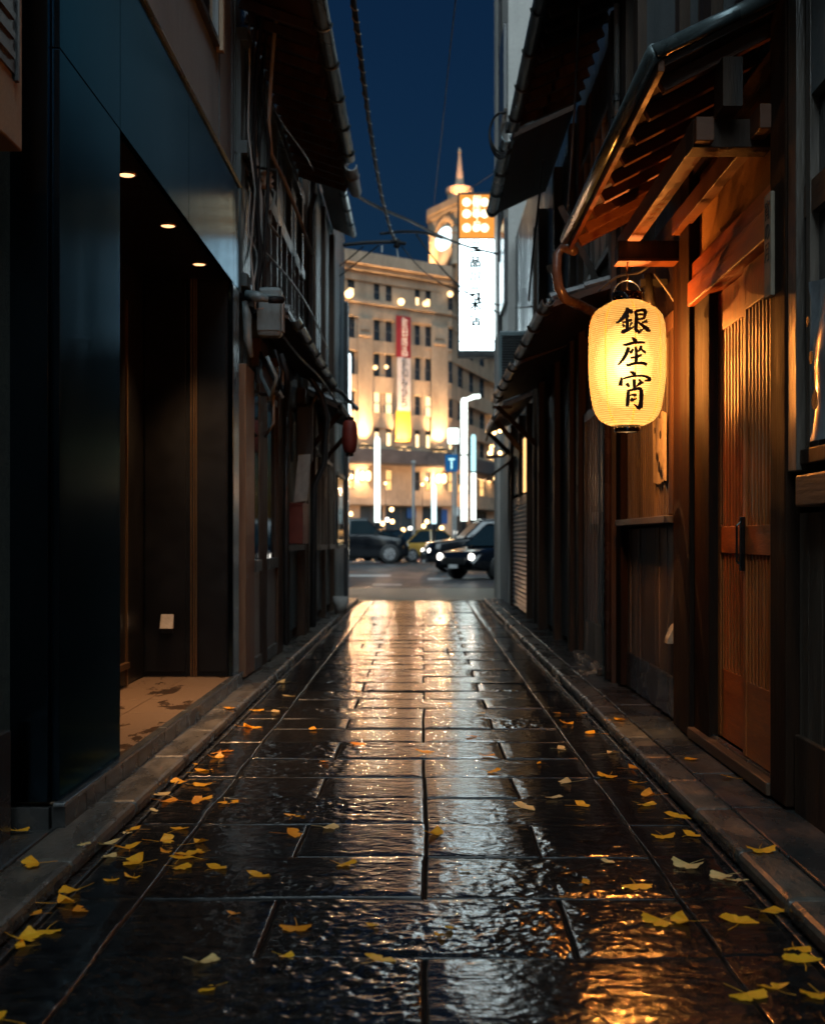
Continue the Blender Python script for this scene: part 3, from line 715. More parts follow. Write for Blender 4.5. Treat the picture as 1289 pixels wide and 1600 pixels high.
# posts of the entrance
for y0, y1, x, z1 in ((5.0, 5.22, X0-.035, 3.4), (6.78, 7.02, X0-.04, 3.3), (7.04, 7.26, X0-.03, 2.9), (9.16, 9.36, X0-.035, 5.2)):
    bx(x, X0+.12, y0, y1, .05, z1).build('post', M['wood_post'], tv, bevel=.008)
bx(X0-.015, X0+.10, 6.42, 6.775, .05, 2.36).build('door_jamb', M['wood_post'], tv, bevel=.006)
bx(X0-.045, X0+.10, 5.225, 6.80, 2.33, 2.46).build('lintel', M['wood_red_h'], tv, bevel=.008)
bx(X0-.025, X0+.10, 5.225, 6.80, 2.462, 2.56).build('lintel_cap', M['wood_red_h'], tv, bevel=.006)
bx(X0+.015, X0+.10, 5.225, 6.775, 2.56, 3.02).build('panel_over_door', M['plaster_orange'], tv)
bx(X0-.02, X0+.10, 5.225, 6.80, 3.02, 3.12).build('head_beam', M['wood_dark_h'], tv, bevel=.006)
bx(X0-.05, X0+.10, 5.22, 6.78, .05, .105).build('threshold', M['wood_dark_h'], tv, bevel=.006)
bx(X0-.005, X0+.02, 5.23, 6.42, .105, .118).build('door_track', M['steel_edge'], tv)
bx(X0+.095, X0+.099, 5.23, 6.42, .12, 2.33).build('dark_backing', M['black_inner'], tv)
def sliding_door(y0, y1, x, seed, pitch, label):
    d = MB(); t_ = .035
    d.box(x, x+t_, y0, y0+.055, .12, 2.325); d.box(x, x+t_, y1-.055, y1, .12, 2.325)
    d.box(x, x+t_, y0+.055, y1-.055, 2.13, 2.325)
    fr = d.build('sliding_door', M['wood_red'], tv, bevel=.003, label=label)
    d = MB(); d.box(x-.003, x+t_-.003, y0+.055, y1-.055, 1.03, 1.16); d.build('mid_rail', M['wood_red_h'], fr, bevel=.003)
    d = MB(); d.box(x+.004, x+t_-.006, y0+.055, y1-.055, .12, .46); d.build('bottom_panel', M['wood_red_h'], fr, bevel=.003)
    l = lattice(x+.004, .008, y0+.055, y1-.055, .46, 2.13, pitch, pitch*.46, 1); l.build('lattice', M['wood_red'], fr, bevel=.0015)
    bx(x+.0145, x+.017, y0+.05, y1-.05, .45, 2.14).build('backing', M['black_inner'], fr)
    return fr
fr = sliding_door(5.225, 5.81, X0+.002, 1, .058, 'nearer sliding panel with wider slats and a pinkish mid rail')
sliding_door(5.76, 6.42, X0+.030, 2, .062, 'farther sliding panel set behind the nearer one')
h = MB(); h.box(X0-.016, X0+.002, 5.765, 5.80, .955, 1.20); h.tube([(X0-.012, 5.783, .98), (X0-.032, 5.783, 1.0), (X0-.032, 5.783, 1.16), (X0-.012, 5.783, 1.18)], .006, 6)
h.build('door_handle', M['lacquer'], fr, bevel=.002)
t = thing('name_board', 'weathered narrow wooden name board fixed beside the head of the sliding door', 'sign', (X0-.03, 5.24, 2.3))
bx(X0-.052, X0-.034, 5.145, 5.245, 2.08, 2.50).build('board', mat('pale_board', (.22,.17,.12), (.36,.29,.21), 4, WG, (.6,.8), bump=.4), t, bevel=.004)
text_mesh('宵の月', .085, M['ink'], 'lettering', t, facing((X0-.053, 5.195, 2.47), '-x'), vertical=True, extrude=.0008)
# window bay beyond the entrance
bx(X0+.005, X0+.09, 7.27, 9.15, .05, .30).build('base_board', M['tile_dark'], tv, bevel=.01)
boards(X0+.012, .05, 7.27, 9.15, .30, 1.17, .135, 61, jitter=.012).build('plank_wall', M['wood_mid'], tv)
bx(X0-.075, X0+.05, 7.30, 9.16, 1.19, 1.235).build('sill', M['wood_mid'], tv, bevel=.006)
lattice(X0+.002, .010, 7.30, 9.12, 1.235, 2.30, .075, .032, 1).build('window_lattice', M['wood_mid'], tv, bevel=.002)
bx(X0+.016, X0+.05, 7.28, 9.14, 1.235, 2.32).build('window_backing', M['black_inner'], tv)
bx(X0-.03, X0+.05, 7.27, 9.15, 2.30, 2.40).build('window_head', M['wood_dark_h'], tv, bevel=.006)
bx(X0-.025, X0+.04, 7.29, 7.42, 1.24, 2.31).build('window_stile', M['wood_dark'], tv, bevel=.004)
boards(X0+.015, .05, 7.27, 9.15, 2.42, 3.0, .2, 62, jitter=.006).build('upper_planks', M['wood_dark'], tv)
# upper storey: plaster between dark posts, veranda slats
bx(X0+.03, X0+.10, 4.79, 9.15, 3.42, 9.0).build('upper_plaster', M['plaster'], tv)
ps = MB()
for y0, y1 in ((6.3, 6.6), (7.08, 7.2), (8.45, 8.62), (8.95, 9.25)): ps.box(X0-.03, X0+.1, y0, y1, 3.4, 9)
for z in (3.42, 5.4): ps.box(X0-.02, X0+.1, 4.9, 9.2, z, z+.14)
each(ps, 'upper_frame', M['wood_dark'], tv)
vr = MB()
for k in range(5): vr.box(1.18, 1.22, 4.4+k*.28, 4.45+k*.28, 3.75, 4.85)
vr.box(1.16, 1.24, 4.2, 5.7, 3.68, 3.76); vr.box(1.16, 1.24, 4.2, 5.7, 4.85, 4.93); vr.box(1.20, X0+.05, 4.2, 5.7, 3.60, 3.67)
vr.build('veranda', M['wood_dark'], tv, bevel=.003)
# canopy over the entrance
cz0, cze = 3.27, 2.995
cn = MB(); ya, yb = 5.14, 8.25
cn.hexa([(X0+.05, ya, cz0), (.965, ya, cze), (.965, yb, cze), (X0+.05, yb, cz0), (X0+.05, ya, cz0+.03), (.965, ya, cze+.03), (.965, yb, cze+.03), (X0+.05, yb, cz0+.03)])
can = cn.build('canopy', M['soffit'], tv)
n = MB(); n.beam((.955, ya-.02, cze+.012), (.955, yb+.02, cze+.012), .028, .075); n.build('fascia_board', M['wood_rafter'], can, bevel=.004)
n = MB()
n.tube([(.925, ya-.04, cze+.045), (.925, yb+.04, cze+.045)], .036, 10)
n.tube([(.925, ya-.04, cze+.045), (X0+.16, ya-.04, cz0+.10)], .032, 8)
n.build('edge_roll', M['gutter'], can, smooth=True)
n = MB(); y = ya
while y < yb:
    n.tube([(.94, y+.1, cze+.075), (X0+.05, y+.1, cz0+.075)], .038, 8); y += .235
n.hexa([(X0+.05, ya, cz0+.032), (.94, ya, cze+.032), (.94, yb, cze+.032), (X0+.05, yb, cz0+.032), (X0+.05, ya, cz0+.06), (.94, ya, cze+.06), (.94, yb, cze+.06), (X0+.05, yb, cz0+.06)])
n.build('roof_tile', M['rooftile'], can, smooth=False)
for k in range(9):
    y = 5.30 + k*.345
    s = (cz0-cze)/(X0+.05-.965)
    MB().beam((.985, y, cze-.035+.02*s), (X0+.02, y, cze-.035+(X0+.02-.965)*s), .055, .06).build('rafter', M['wood_rafter'], can, bevel=.003)
MB().beam((1.17, 5.30, 2.80), (1.17, 7.45, 2.80), .075, .10).build('purlin', M['wood_rafter'], can, bevel=.004)
MB().beam((1.40, 5.20, 2.82), (1.40, 7.05, 2.82), .06, .10).build('wall_plate', M['wood_rafter'], can, bevel=.004)
bx(1.085, X0+.05, 7.10, 7.24, 2.655, 2.755).build('cross_beam', M['wood_dark'], can, bevel=.004)
bx(1.082, X0-.02, 7.095, 7.245, 2.640, 2.655).build('beam_edge', M['wood_rafter'], can)
bx(1.13, X0+.05, 5.36, 5.50, 2.74, 2.86).build('cross_beam', M['wood_dark'], can, bevel=.004)
bx(1.22, 1.30, 5.2, 5.36, 2.86, 3.06).build('strut', M['wood_dark'], can)

# wall-mounted bits on the tavern
t = thing('vent_hood', 'small cream hooded vent cover low on the tavern planks', 'vent', (X0, 7.35, .55))
MB().prism([(X0+.012, .50), (X0-.055, .50), (X0-.05, .53), (X0-.02, .60), (X0+.012, .625)], 'y', 7.30, 7.40).build('hood', M['white_plastic'], t, bevel=.003)
# prism along y expects (x, z)
bx(X0-.018, X0+.01, 7.32, 7.38, .32, .499).build('duct', M['wood_dark'], t)
t = thing('wall_poster', 'glossy pale paper poster taped inside the window bay below the big lantern', 'poster', (X0-.02, 8.0, 1.3))
b = MB(); n = 10
for i in range(n+1):
    y = 7.52+.40*i/n; x = X0-.018-.012*math.sin(i*1.3)
    b.v += [(x, y, 1.44+.01*math.sin(i*2.1)), (x-.012*math.sin(i*.9), y, 1.84+.02*math.sin(i))]
for i in range(n): b.f.append((2*i, 2*i+1, 2*i+3, 2*i+2))
b.build('sheet', M['paper'], t, smooth=True)
b = MB()
for (y, z, w_, h_) in ((7.62, 1.72, .05, .13), (7.74, 1.60, .05, .10), (7.66, 1.53, .07, .05), (7.80, 1.76, .04, .08)):
    b.lathe((X0-.036, y, z), [(.001, -.002), (w_/2, -.001), (w_/2, .001), (.001, .002)], 12, axis='x')
each(b, 'ink_blot', M['ink'], t)
t = thing('wall_poster', 'large crinkled plastic-covered poster on the tavern window at the near edge', 'poster', (X0-.02, 4.65, 1.4))
b = MB(); n = 16
plm = mat('poster_film', (.26,.31,.35), (.48,.53,.57), 4, (1,1,1), (.12,.3), bump=.4, bdist=.008, fine=14, coat=.4)
for i in range(n+1):
    f = i/n; y = 4.40+.385*f
    for z in np.linspace(1.46, 2.02+.04*f, 9): b.v.append((X0-.008-.012*math.sin(f*7+z*6)-.008*math.sin(z*15), y, z))
for i in range(n):
    for k in range(8): b.f.append((i*9+k, i*9+k+1, i*9+k+10, i*9+k+9))
b.build('sheet', plm, t, smooth=True)
b = MB()
for (y, z, w_, h_) in ((4.62, 1.60, .07, .1), (4.66, 1.76, .05, .1), (4.70, 1.90, .04, .1)):
    b.lathe((X0-.036, y, z), [(.001, -.002), (w_/2, -.001), (w_/2, .001), (.001, .002)], 10, axis='x')
each(b, 'lettering', M['ink'], t)
# brown downpipe with its big elbows
pp = [P(897, 392, 8.3), P(880, 386, 8.4), P(870, 398, 8.4), P(869, 425, 8.4), P(873, 450, 8.4), P(882, 466, 8.4), P(900, 474, 8.6), P(930, 489, 8.9), P(950, 500, 9.1), P(955, 520, 9.2), (X0-.07, 9.5, 2.4), (X0-.07, 9.5, .06)]
pp = [tuple(p) for p in pp]
solo(MB().tube(pp, .034, 12), 'downpipe', M['pipe_brown'], 'glossy brown downpipe with a big elbow under the end of the tavern canopy', 'pipe', smooth=True)
t = thing('downpipe', 'pale jointed drainpipe running up the tavern upper storey', 'pipe', (X0-.06, 9.2, 4))
MB().tube([(X0-.05, 9.22, 4.1), (X0-.05, 9.22, 9)], .022, 10).build('pipe', M['pipe_pale'], t, smooth=True)
for z in (4.25, 4.95, 6.1): MB().tube([(X0-.05, 9.22, z), (X0-.05, 9.22, z+.05)], .032, 10).build('clamp', M['pipe_dark'], t)
MB().tube([(X0-.05, 9.22, 3.45), (X0-.05, 9.22, 4.12)], .045, 10).build('hopper', M['pipe_dark'], t, smooth=True)
# hanging hardware under the canopy
t = thing('conduit_stub', 'short capped grey pipe behind the handle of the big lantern', 'pipe', P(1020, 450, 7.6))
MB().tube([P(1012, 428, 7.6), P(1014, 470, 7.6), P(1022, 492, 7.62)], .030, 10).build('pipe', M['pipe_dark'], t, smooth=True)
bx(X0-.16, X0, 7.58, 7.64, 2.60, 2.64).build('clamp', M['pipe_dark'], t)
solo(MB().tube([P(1022, 428, 7.3), P(1035, 445, 7.3), P(1047, 462, 7.28), P(1055, 475, 7.28), P(1062, 490, 7.27), P(1068, 502, 7.26)], .0055, 6), 'wall_cable', M['pipe_pale'],
     'thin bare pale wire dangling beside the handle of the big lantern', 'cable', smooth=True)

# ---- further houses on the right
hd = thing('old_house', 'dark timber house with narrow latticed door just past the tavern', 'house', (X0, 11, 0))
bx(X0+.06, 5, 9.40, 12.2, -.02, 6.1).build('core', M['old_wall2'], hd)
boards(X0+.01, .06, 9.42, 12.18, .1, 2.8, .20, 71, jitter=.012).build('siding', M['wood_dark'], hd)
boards(X0+.01, .06, 9.42, 12.18, 2.9, 5.0, .30, 72, jitter=.012).build('upper_siding', M['wood_dark'], hd)
d = MB(); d.box(X0-.03, X0+.01, 10.1, 10.16, .06, 2.2); d.box(X0-.03, X0+.01, 11.2, 11.26, .06, 2.2); d.box(X0-.03, X0+.01, 10.16, 11.2, 2.12, 2.2); d.box(X0-.03, X0+.01, 10.16, 11.2, .06, .40)
df = d.build('latticed_door', M['old_wall2'], hd, bevel=.003)
lattice(X0-.02, .014, 10.2, 11.2, .40, 2.12, .16, .05, 1).build('lattice', mat('grey_slat', (.12,.10,.09), (.22,.19,.17), 4, WG, (.3,.5), bump=.3), df, bevel=.003)
bx(X0-.002, X0+.004, 10.16, 11.2, .4, 2.12).build('backing', M['black_inner'], df)
h = MB()
for y in (10.36, 10.52, 10.68): h.box(X0-.036, X0-.03, y-.03, y+.03, 1.22, 1.32)
each(h, 'plate', M['pipe_pale'], df)
bx(X0-.10, X0+.01, 9.9, 11.5, .04, .10).build('threshold', M['kerb'], hd, bevel=.01)
ps = MB()
for y0, y1, x in ((9.44, 9.6, X0-.06), (11.5, 11.68, X0-.05), (12.0, 12.18, X0-.07)): ps.box(x, X0+.1, y0, y1, .02, 5.0)
each(ps, 'post', M['wood_dark'], hd, bevel=.006)
d = MB()
for y0, y1 in ((9.7, 10.6), (10.8, 11.7)):
    for z in (3.3, 4.4): d.box(X0-.03, X0+.02, y0, y1, z, z+.05)
    for y in (y0, (y0+y1)/2, y1-.04): d.box(X0-.03, X0+.02, y, y+.04, 3.3, 4.4)
wf = d.build('upper_window', M['wood_mid'], hd); bx(X0+.002, X0+.008, 9.7, 11.7, 3.33, 4.4).build('pane', M['glass'], wf)
pent_roof(X0, .90, 5.28, 5.05, 8.4, 12.15, hd, 1)
rf = MB(); y = 8.5
while y < 12.1: rf.beam((X0, y, 5.18), (.93, y, 4.96), .05, .07); y += .3
each(rf, 'rafter', M['wood_dark'], hd)
gutter(.865, 5.02, 8.3, 12.18, .06, hd, M['pipe_dark'])
pent_roof(X0, .95, 3.02, 2.86, 9.45, 12.2, hd, 1)
gutter(.915, 2.84, 9.3, 12.2, .05, hd, M['pipe_dark'])
sc = MB(); sc.beam((X0-.01, 10.1, 3.0), (X0-.35, 10.2, 3.75), .03, .05); sc.beam((X0-.01, 11.6, 3.0), (X0-.3, 11.7, 3.6), .03, .05)
each(sc, 'brace', M['wood_dark'], hd)

he = thing('old_house', 'weathered timber house under the bright wet gutter, with an air conditioner on its low roof', 'house', (X0, 14, 0))
bx(X0+.06, 5, 12.22, 16.2, -.02, 6.0).build('core', M['old_wall'], he)
boards(X0+.01, .06, 12.24, 16.18, .1, 2.75, .24, 81, jitter=.012).build('siding', M['old_wall2'], he)
boards(X0+.01, .06, 12.24, 16.18, 2.9, 5.0, .34, 82, jitter=.012).build('upper_siding', M['old_wall'], he)
ps = MB()
for y0, y1, x in ((13.4, 13.6, X0-.07), (15.1, 15.3, X0-.08), (16.0, 16.18, X0-.06)): ps.box(x, X0+.1, y0, y1, .02, 5.0)
each(ps, 'post', M['wood_dark'], he, bevel=.006)
pent_roof(X0, .86, 5.25, 4.98, 12.22, 15.1, he, 1)
gutter(.82, 4.96, 12.25, 15.12, .066, he)
pent_roof(X0, .93, 3.02, 2.82, 12.22, 15.7, he, 1)
gutter(.89, 2.80, 12.25, 15.75, .05, he, M['pipe_dark'])
MB().beam((X0, 15.7, 2.2), (.92, 15.72, 2.72), .05, .06).build('bracket', M['wood_dark'], he)
bx(.86, 1.10, 15.70, 15.78, 2.70, 2.735).build('bracket_plate', M['wood_mid'], he)
t = thing('cable_coil', 'slack black cable coil hung from the upper gutter of the weathered house', 'cable', (.80, 12.2, 5))
b = MB()
for k in range(3):
    c0 = (.80+.012*k, 12.16+.02*k, 4.93+.02*k)
    b.tube([(c0[0]+(.13+.012*k)*math.cos(a)*.8-.06, c0[1]+.02*math.sin(a*3), c0[2]+(.21-.01*k)*math.sin(a)) for a in np.linspace(1.3, 5.2, 18)], .010, 6)
b.build('loop', M['cable'], t, smooth=True)
bx(.79, .87, 12.15, 12.25, 4.98, 5.06).build('clip', M['cable'], t)
t = thing('air_conditioner', 'grey air conditioner outdoor unit standing on the low roof near the white lit sign', 'air conditioner', (1.1, 16.5, 2.9))
bx(.98, 1.36, 16.3, 17.1, 2.98, 3.75).build('casing', M['grey_plastic'], t, bevel=.015)
b = MB()
for k in range(20): b.box(1.01, 1.33, 16.285, 16.30, 3.03+k*.034, 3.046+k*.034)
b.build('fan_grille', M['pipe_dark'], t)
bx(.955, .98, 16.35, 17.05, 3.02, 3.72).build('side_plate', M['pipe_pale'], t, bevel=.004)
b = MB(); b.box(1.0, 1.05, 16.4, 17.0, 2.9, 2.98); b.box(1.28, 1.33, 16.4, 17.0, 2.9, 2.98); each(b, 'bracket', M['pipe_dark'], t)

hf = thing('shuttered_shop', 'small shop with a pale ribbed roller shutter and warm lit awning near the street end', 'shop', (X0, 18, 0))
bx(X0+.06, 5, 16.22, 20.8, -.02, 6.0).build('core', M['old_wall'], hf)
boards(X0+.01, .05, 16.24, 16.95, .05, 2.9, .2, 91).build('siding', M['old_wall2'], hf)
b = MB(); z = .06
while z < 1.60: b.prism([(X0-.01, z), (X0-.035, z+.03), (X0-.01, z+.062)], 'y', 17.05, 20.2); z += .064
b.build('roller_shutter', M['shutter'], hf)
bx(X0-.03, X0+.05, 17.0, 20.25, 1.60, 1.72).build('shutter_box', M['wood_mid'], hf)
ps = MB(); ps.box(X0-.07, X0+.06, 16.95, 17.05, .02, 2.9); ps.box(X0-.06, X0+.06, 20.2, 20.35, .02, 2.9); ps.box(X0-.05, X0+.06, 18.6, 18.68, 1.7, 2.9)
each(ps, 'post', M['wood_dark'], hf, bevel=.005)
b = MB(); b.box(X0-.02, X0+.0, 17.15, 18.5, 1.78, 2.55); b.box(X0-.02, X0, 18.75, 20.1, 1.78, 2.55)
b.build('transom_sign', M['paper'], hf)
bx(X0-.035, X0-.022, 17.6, 18.0, 1.75, 2.5).build('lit_strip', M['win_warm'], hf)
pent_roof(X0, 1.02, 3.0, 2.82, 16.3, 20.6, hf, 1)
b = MB(); b.hexa([(X0, 19.6, 2.35), (1.05, 19.6, 2.05), (1.05, 20.9, 2.05), (X0, 20.9, 2.35), (X0, 19.6, 2.39), (1.05, 19.6, 2.09), (1.05, 20.9, 2.09), (X0, 20.9, 2.39)])
b.build('awning', M['wood_dark'], hf)
b = MB(); b.beam((X0, 18.2, 2.3), (1.0, 18.3, 2.85), .05, .07); b.beam((X0, 20.4, 2.4), (1.06, 20.5, 2.8), .05, .07); each(b, 'bracket', M['wood_dark'], hf)
# warm bulbs under that awning
bi = 0
for (px, py, y) in ((767, 661, 21.5), (776, 661, 21.5), (762, 674, 21.5), (772, 676, 21.5), (781, 673, 21.5), (765, 708, 21.2), (781, 708, 21.2)):
    lab = ['upper row, nearer the street', 'upper row, nearer the wall', 'middle row, nearest the street', 'middle row, centre', 'middle row, nearest the wall', 'lowest, on the street side of the awning', 'lowest, on the wall side of the awning'][bi]; bi += 1
    c = P(px, py, y)
    t = thing('hanging_bulb', 'warm bulb at the shuttered shop awning, ' + lab, 'bulb', c, 'warm bulbs around the small awning')
    MB().lathe(c, [(.012,-.035),(.032,-.02),(.036,.0),(.028,.022),(.012,.035)], 12).build('bulb', M['bulb_warm'], t, smooth=True)
    MB().lathe(c, [(.012,.035),(.012,.06)], 8).build('socket', M['trim_black'], t)
b = MB(); b.tube([P(759, 690, 21.5), P(770, 655, 21.5), P(784, 650, 21.5), P(800, 640, 20.8)], .02, 6); b.tube([P(800, 700, 20.8), P(786, 712, 21.2), P(760, 714, 21.2)], .03, 6)
b.build('lamp_rail', M['wood_dark'], hf)

# tall pale corner building with the projecting sign
hg = thing('tall_building', 'tall pale concrete corner building that carries the glowing vertical sign', 'building', (1.38, 22, 0))
bx(1.40, 8, 20.9, 24.0, -.02, 22).build('wall', M['concrete'], hg)
bx(1.345, 1.42, 23.1, 24.0, 0, 22).build('corner_pilaster', M['concrete'], hg, bevel=.02)
b = MB(); b.tube([(1.37, 22.6, 4.2), (1.37, 22.6, 12)], .04, 8); b.tube([(1.36, 22.2, 5.9), (1.36, 22.2, 7.6)], .05, 8); b.build('drainpipe', M['pipe_dark'], hg)
b = MB()
for z in (5.0, 8.2, 11.4): b.box(1.34, 1.40, 21.1, 22.3, z, z+1.4)
wf = b.build('window', M['pipe_dark'], hg)
# the sign
ys = 24.05
t = thing('vertical_sign', 'tall glowing shop sign, orange above and white below, jutting over the alley mouth', 'sign', (1.0, ys, 4.5))
def S(px, py): return P(px, py, ys)
x0s, x1s = S(718, 0)[0], S(772, 0)[0]
bx(x0s-.03, x1s+.03, ys+.02, ys+.30, HZ(557, ys), HZ(300, ys)).build('case', M['trim_black'], t, bevel=.01)
bx(x0s, x1s, ys, ys+.02, HZ(547, ys), HZ(374, ys)).build('white_face', M['sign_white'], t)
bx(x0s, x1s, ys, ys+.02, HZ(371.5, ys), HZ(304, ys)).build('orange_face', M['sign_orange'], t)
b = MB(); b.box(x0s, x1s, ys-.006, ys-.001, HZ(534.5, ys), HZ(532.5, ys))
b.build('divider', M['sign_ink'], t)
text_mesh('三品川ニ木店', .225, M['sign_ink'], 'lettering', t, facing(((x0s+x1s)/2-.03, ys-.004, HZ(378, ys))), vertical=True, extrude=.001, spacing=1.22, bold=.011)
text_mesh('営業中', .13, M['sign_ink'], 'lettering', t, facing(((x0s+x1s)/2, ys-.004, HZ(541, ys))), extrude=.001)
b = MB()
for i, px in enumerate((729, 744, 757)):
    for py in (316, 334, 356):
        rr = .085 if px != 744 else .075
        b.lathe((P(px, py, ys)[0], ys-.002, HZ(py, ys)), [(.001,-.012),(rr*.8,-.010),(rr,0)], 14, axis='y')
each(b, 'glowing_mark', M['sign_bulb'], t)
text_mesh('銀座二丁目', .17, M['sign_bulb'], 'lettering', t, facing(((x0s+x1s)/2, ys-.02, HZ(306, ys))), vertical=True, extrude=.002, spacing=.72)
b = MB()
for z in (HZ(330, ys), HZ(470, ys), HZ(545, ys)): b.box(x1s, 1.42, ys+.08, ys+.2, z, z+.12)
each(b, 'bracket', M['pipe_dark'], t)

# ================================================================== THE BIG LANTERN
LY = 7.12
LC = Vector(P(979.5, 575, LY)); PXM = LY/FPX          # metres per photo pixel at the lantern
ln = thing('paper_lantern', 'large glowing cream paper lantern with three black brushed characters under the canopy', 'lantern', tuple(LC))
prof_px = [(471,24),(474,30),(477,34),(480,40),(484,46),(489,51),(495,54.6),(506,58),(517,59.3),(528,59.8),(545,60),(575,60),(590,59.5),(600,58.7),(610,57.5),(620,56),(630,54.3),(640,51.8),(650,47.3),(657,41.3),(662,33.5),(665,24),(666,20)]
pys = np.array([p[0] for p in prof_px], float); prs = np.array([p[1] for p in prof_px], float)
def Lr(py): return float(np.interp(py, pys, prs))
prof = []
N = 62; K = 4
for i in range(N*K+1):
    py = 471.5 + (665.5-471.5)*i/(N*K)
    ph = (i % K)/K
    sc_ = -.0022*(1 if i % K == 0 else 0) + .0004*math.sin(math.pi*ph)
    prof.append((Lr(py)*PXM + sc_, -(py-575)*PXM))
body = MB().lathe(LC, prof, 72, close=False)
def lantern_paper():
    m, t, o = new_mat('washi_paper')
    v = coords(t, (1,1,3)); n = noise(t, v, 18, 4)
    tr = t.nodes.new('ShaderNodeBsdfTranslucent'); tp = t.nodes.new('ShaderNodeBsdfTransparent'); df = t.nodes.new('ShaderNodeBsdfDiffuse')
    rf = t.nodes.new('ShaderNodeBsdfRefraction'); rf.inputs['IOR'].default_value = 1.0; rf.inputs['Roughness'].default_value = .55
    c = ramp(t, n, [(.3, (.066,.065,.039)), (.7, (.074,.073,.045))])
    tcz = t.nodes.new('ShaderNodeTexCoord'); sp_ = t.nodes.new('ShaderNodeSeparateXYZ'); t.links.new(tcz.outputs['Object'], sp_.inputs[0])
    def mth(op, x, y_):
        q = t.nodes.new('ShaderNodeMath'); q.operation = op; t.links.new(x, q.inputs[0]); q.inputs[1].default_value = y_; return q.outputs[0]
    fz = mth('FRACT', mth('MULTIPLY', mth('ADD', sp_.outputs[2], 5.0), N/((665.5-471.5)*PXM)), 0)
    hoop = ramp(t, fz, [(0, (.62,.50,.34)), (.14, (.70,.58,.42)), (.30, (1,1,1)), (.86, (1,1,1)), (.98, (.62,.50,.34))])
    c = mix(t, 1.0, c, hoop, 'MULTIPLY')
    t.links.new(c, tr.inputs[0]); t.links.new(c, df.inputs[0]); t.links.new(mix(t, 1.0, hoop, (1.0,.88,.62), 'MULTIPLY'), rf.inputs[0])
    tp.inputs[0].default_value = (1.0,.60,.26,1); rf.inputs[0].default_value = (1.0,.88,.62,1)
    m1 = t.nodes.new('ShaderNodeMixShader'); m1.inputs[0].default_value = LAN_TP
    m2 = t.nodes.new('ShaderNodeMixShader'); m2.inputs[0].default_value = .35
    m3 = t.nodes.new('ShaderNodeMixShader'); m3.inputs[0].default_value = .15
    t.links.new(tr.outputs[0], m3.inputs[1]); t.links.new(df.outputs[0], m3.inputs[2])
    t.links.new(m3.outputs[0], m2.inputs[1]); t.links.new(rf.outputs[0], m2.inputs[2])
    t.links.new(m2.outputs[0], m1.inputs[1]); t.links.new(tp.outputs[0], m1.inputs[2])
    t.links.new(m1.outputs[0], o.inputs[0]); return m
LAN_TP = .35
M['washi'] = lantern_paper()
paper = body.build('paper_body', M['washi'], ln, smooth=True)
def on_paper(px, py, lift):
    """a point on the paper shell, faced towards the street side; px, py are photo pixels across the shell"""
    r = Lr(py)*PXM + lift; dx = (px-979.5)*PXM; dx = max(-r*.98, min(r*.98, dx))
    a = math.atan2(LC.x, LC.y)
    lx, ly = dx, -math.sqrt(max(r*r-dx*dx, 1e-6))
    return (LC.x + lx*math.cos(a) + ly*math.sin(a), LC.y - lx*math.sin(a) + ly*math.cos(a), LC.z - (py-575)*PXM)
def stroke(b, pts, ws):
    """brush stroke: a swept ribbon of varying width laid on the paper"""
    P2 = []; n = len(pts)
    for i in range(n-1):
        p0 = pts[max(i-1,0)]; p1 = pts[i]; p2 = pts[i+1]; p3 = pts[min(i+2,n-1)]
        for k in range(6):
            u = k/6
            P2.append(tuple(.5*((2*p1[j]) + (-p0[j]+p2[j])*u + (2*p0[j]-5*p1[j]+4*p2[j]-p3[j])*u*u + (-p0[j]+3*p1[j]-3*p2[j]+p3[j])*u**3) for j in (0,1)) + (ws[i]*(1-u)+ws[i+1]*u,))
    P2.append((*pts[-1], ws[-1]))
    base = len(b.v); m = len(P2)
    for i, (x, y, w_) in enumerate(P2):
        a = P2[max(i-1,0)]; c = P2[min(i+1,m-1)]
        dx, dy = c[0]-a[0], c[1]-a[1]; L = math.hypot(dx, dy) or 1; nx, ny = -dy/L*w_/2, dx/L*w_/2
        for lift in (.0015, .0030):
            b.v.append(on_paper(x+nx, y+ny, lift)); b.v.append(on_paper(x-nx, y-ny, lift))
    for i in range(m-1):
        q = base+4*i
        b.f += [(q+2, q+3, q+7, q+6), (q, q+4, q+5, q+1), (q, q+2, q+6, q+4), (q+1, q+5, q+7, q+3)]
    b.f += [(base, base+1, base+3, base+2), (base+4*(m-1), base+4*(m-1)+2, base+4*(m-1)+3, base+4*(m-1)+1)]
def chars(b, data, ox, oy, s):
    for pts, ws in data:
        stroke(b, [(ox+x*s, oy+y*s) for x, y in pts], [w_*s*1.42 for w_ in ws])
GIN = [([(622,555),(648,592),(600,680),(545,742),(488,772)],[14,48,44,34,14]), ([(640,575),(690,612),(722,632)],[22,42,20]),
 ([(588,694),(630,690),(668,676)],[18,24,26]), ([(570,772),(640,757),(705,733)],[16,24,24]), ([(632,690),(642,780),(636,880)],[26,32,34]),
 ([(578,792),(602,835)],[18,30]), ([(708,768),(672,832)],[30,12]), ([(556,898),(590,898),(660,868),(742,828)],[22,44,36,12]),
 ([(752,600),(768,700),(758,850),(782,908)],[26,34,34,48]), ([(782,912),(820,900),(862,856)],[48,30,10]),
 ([(756,614),(850,586),(888,600),(884,660),(866,728)],[24,30,40,36,22]), ([(780,664),(856,648)],[18,22]), ([(778,732),(866,714)],[20,22]),
 ([(918,742),(880,762),(836,778)],[34,24,10]), ([(786,762),(850,815),(915,862),(962,884)],[16,34,46,22])]
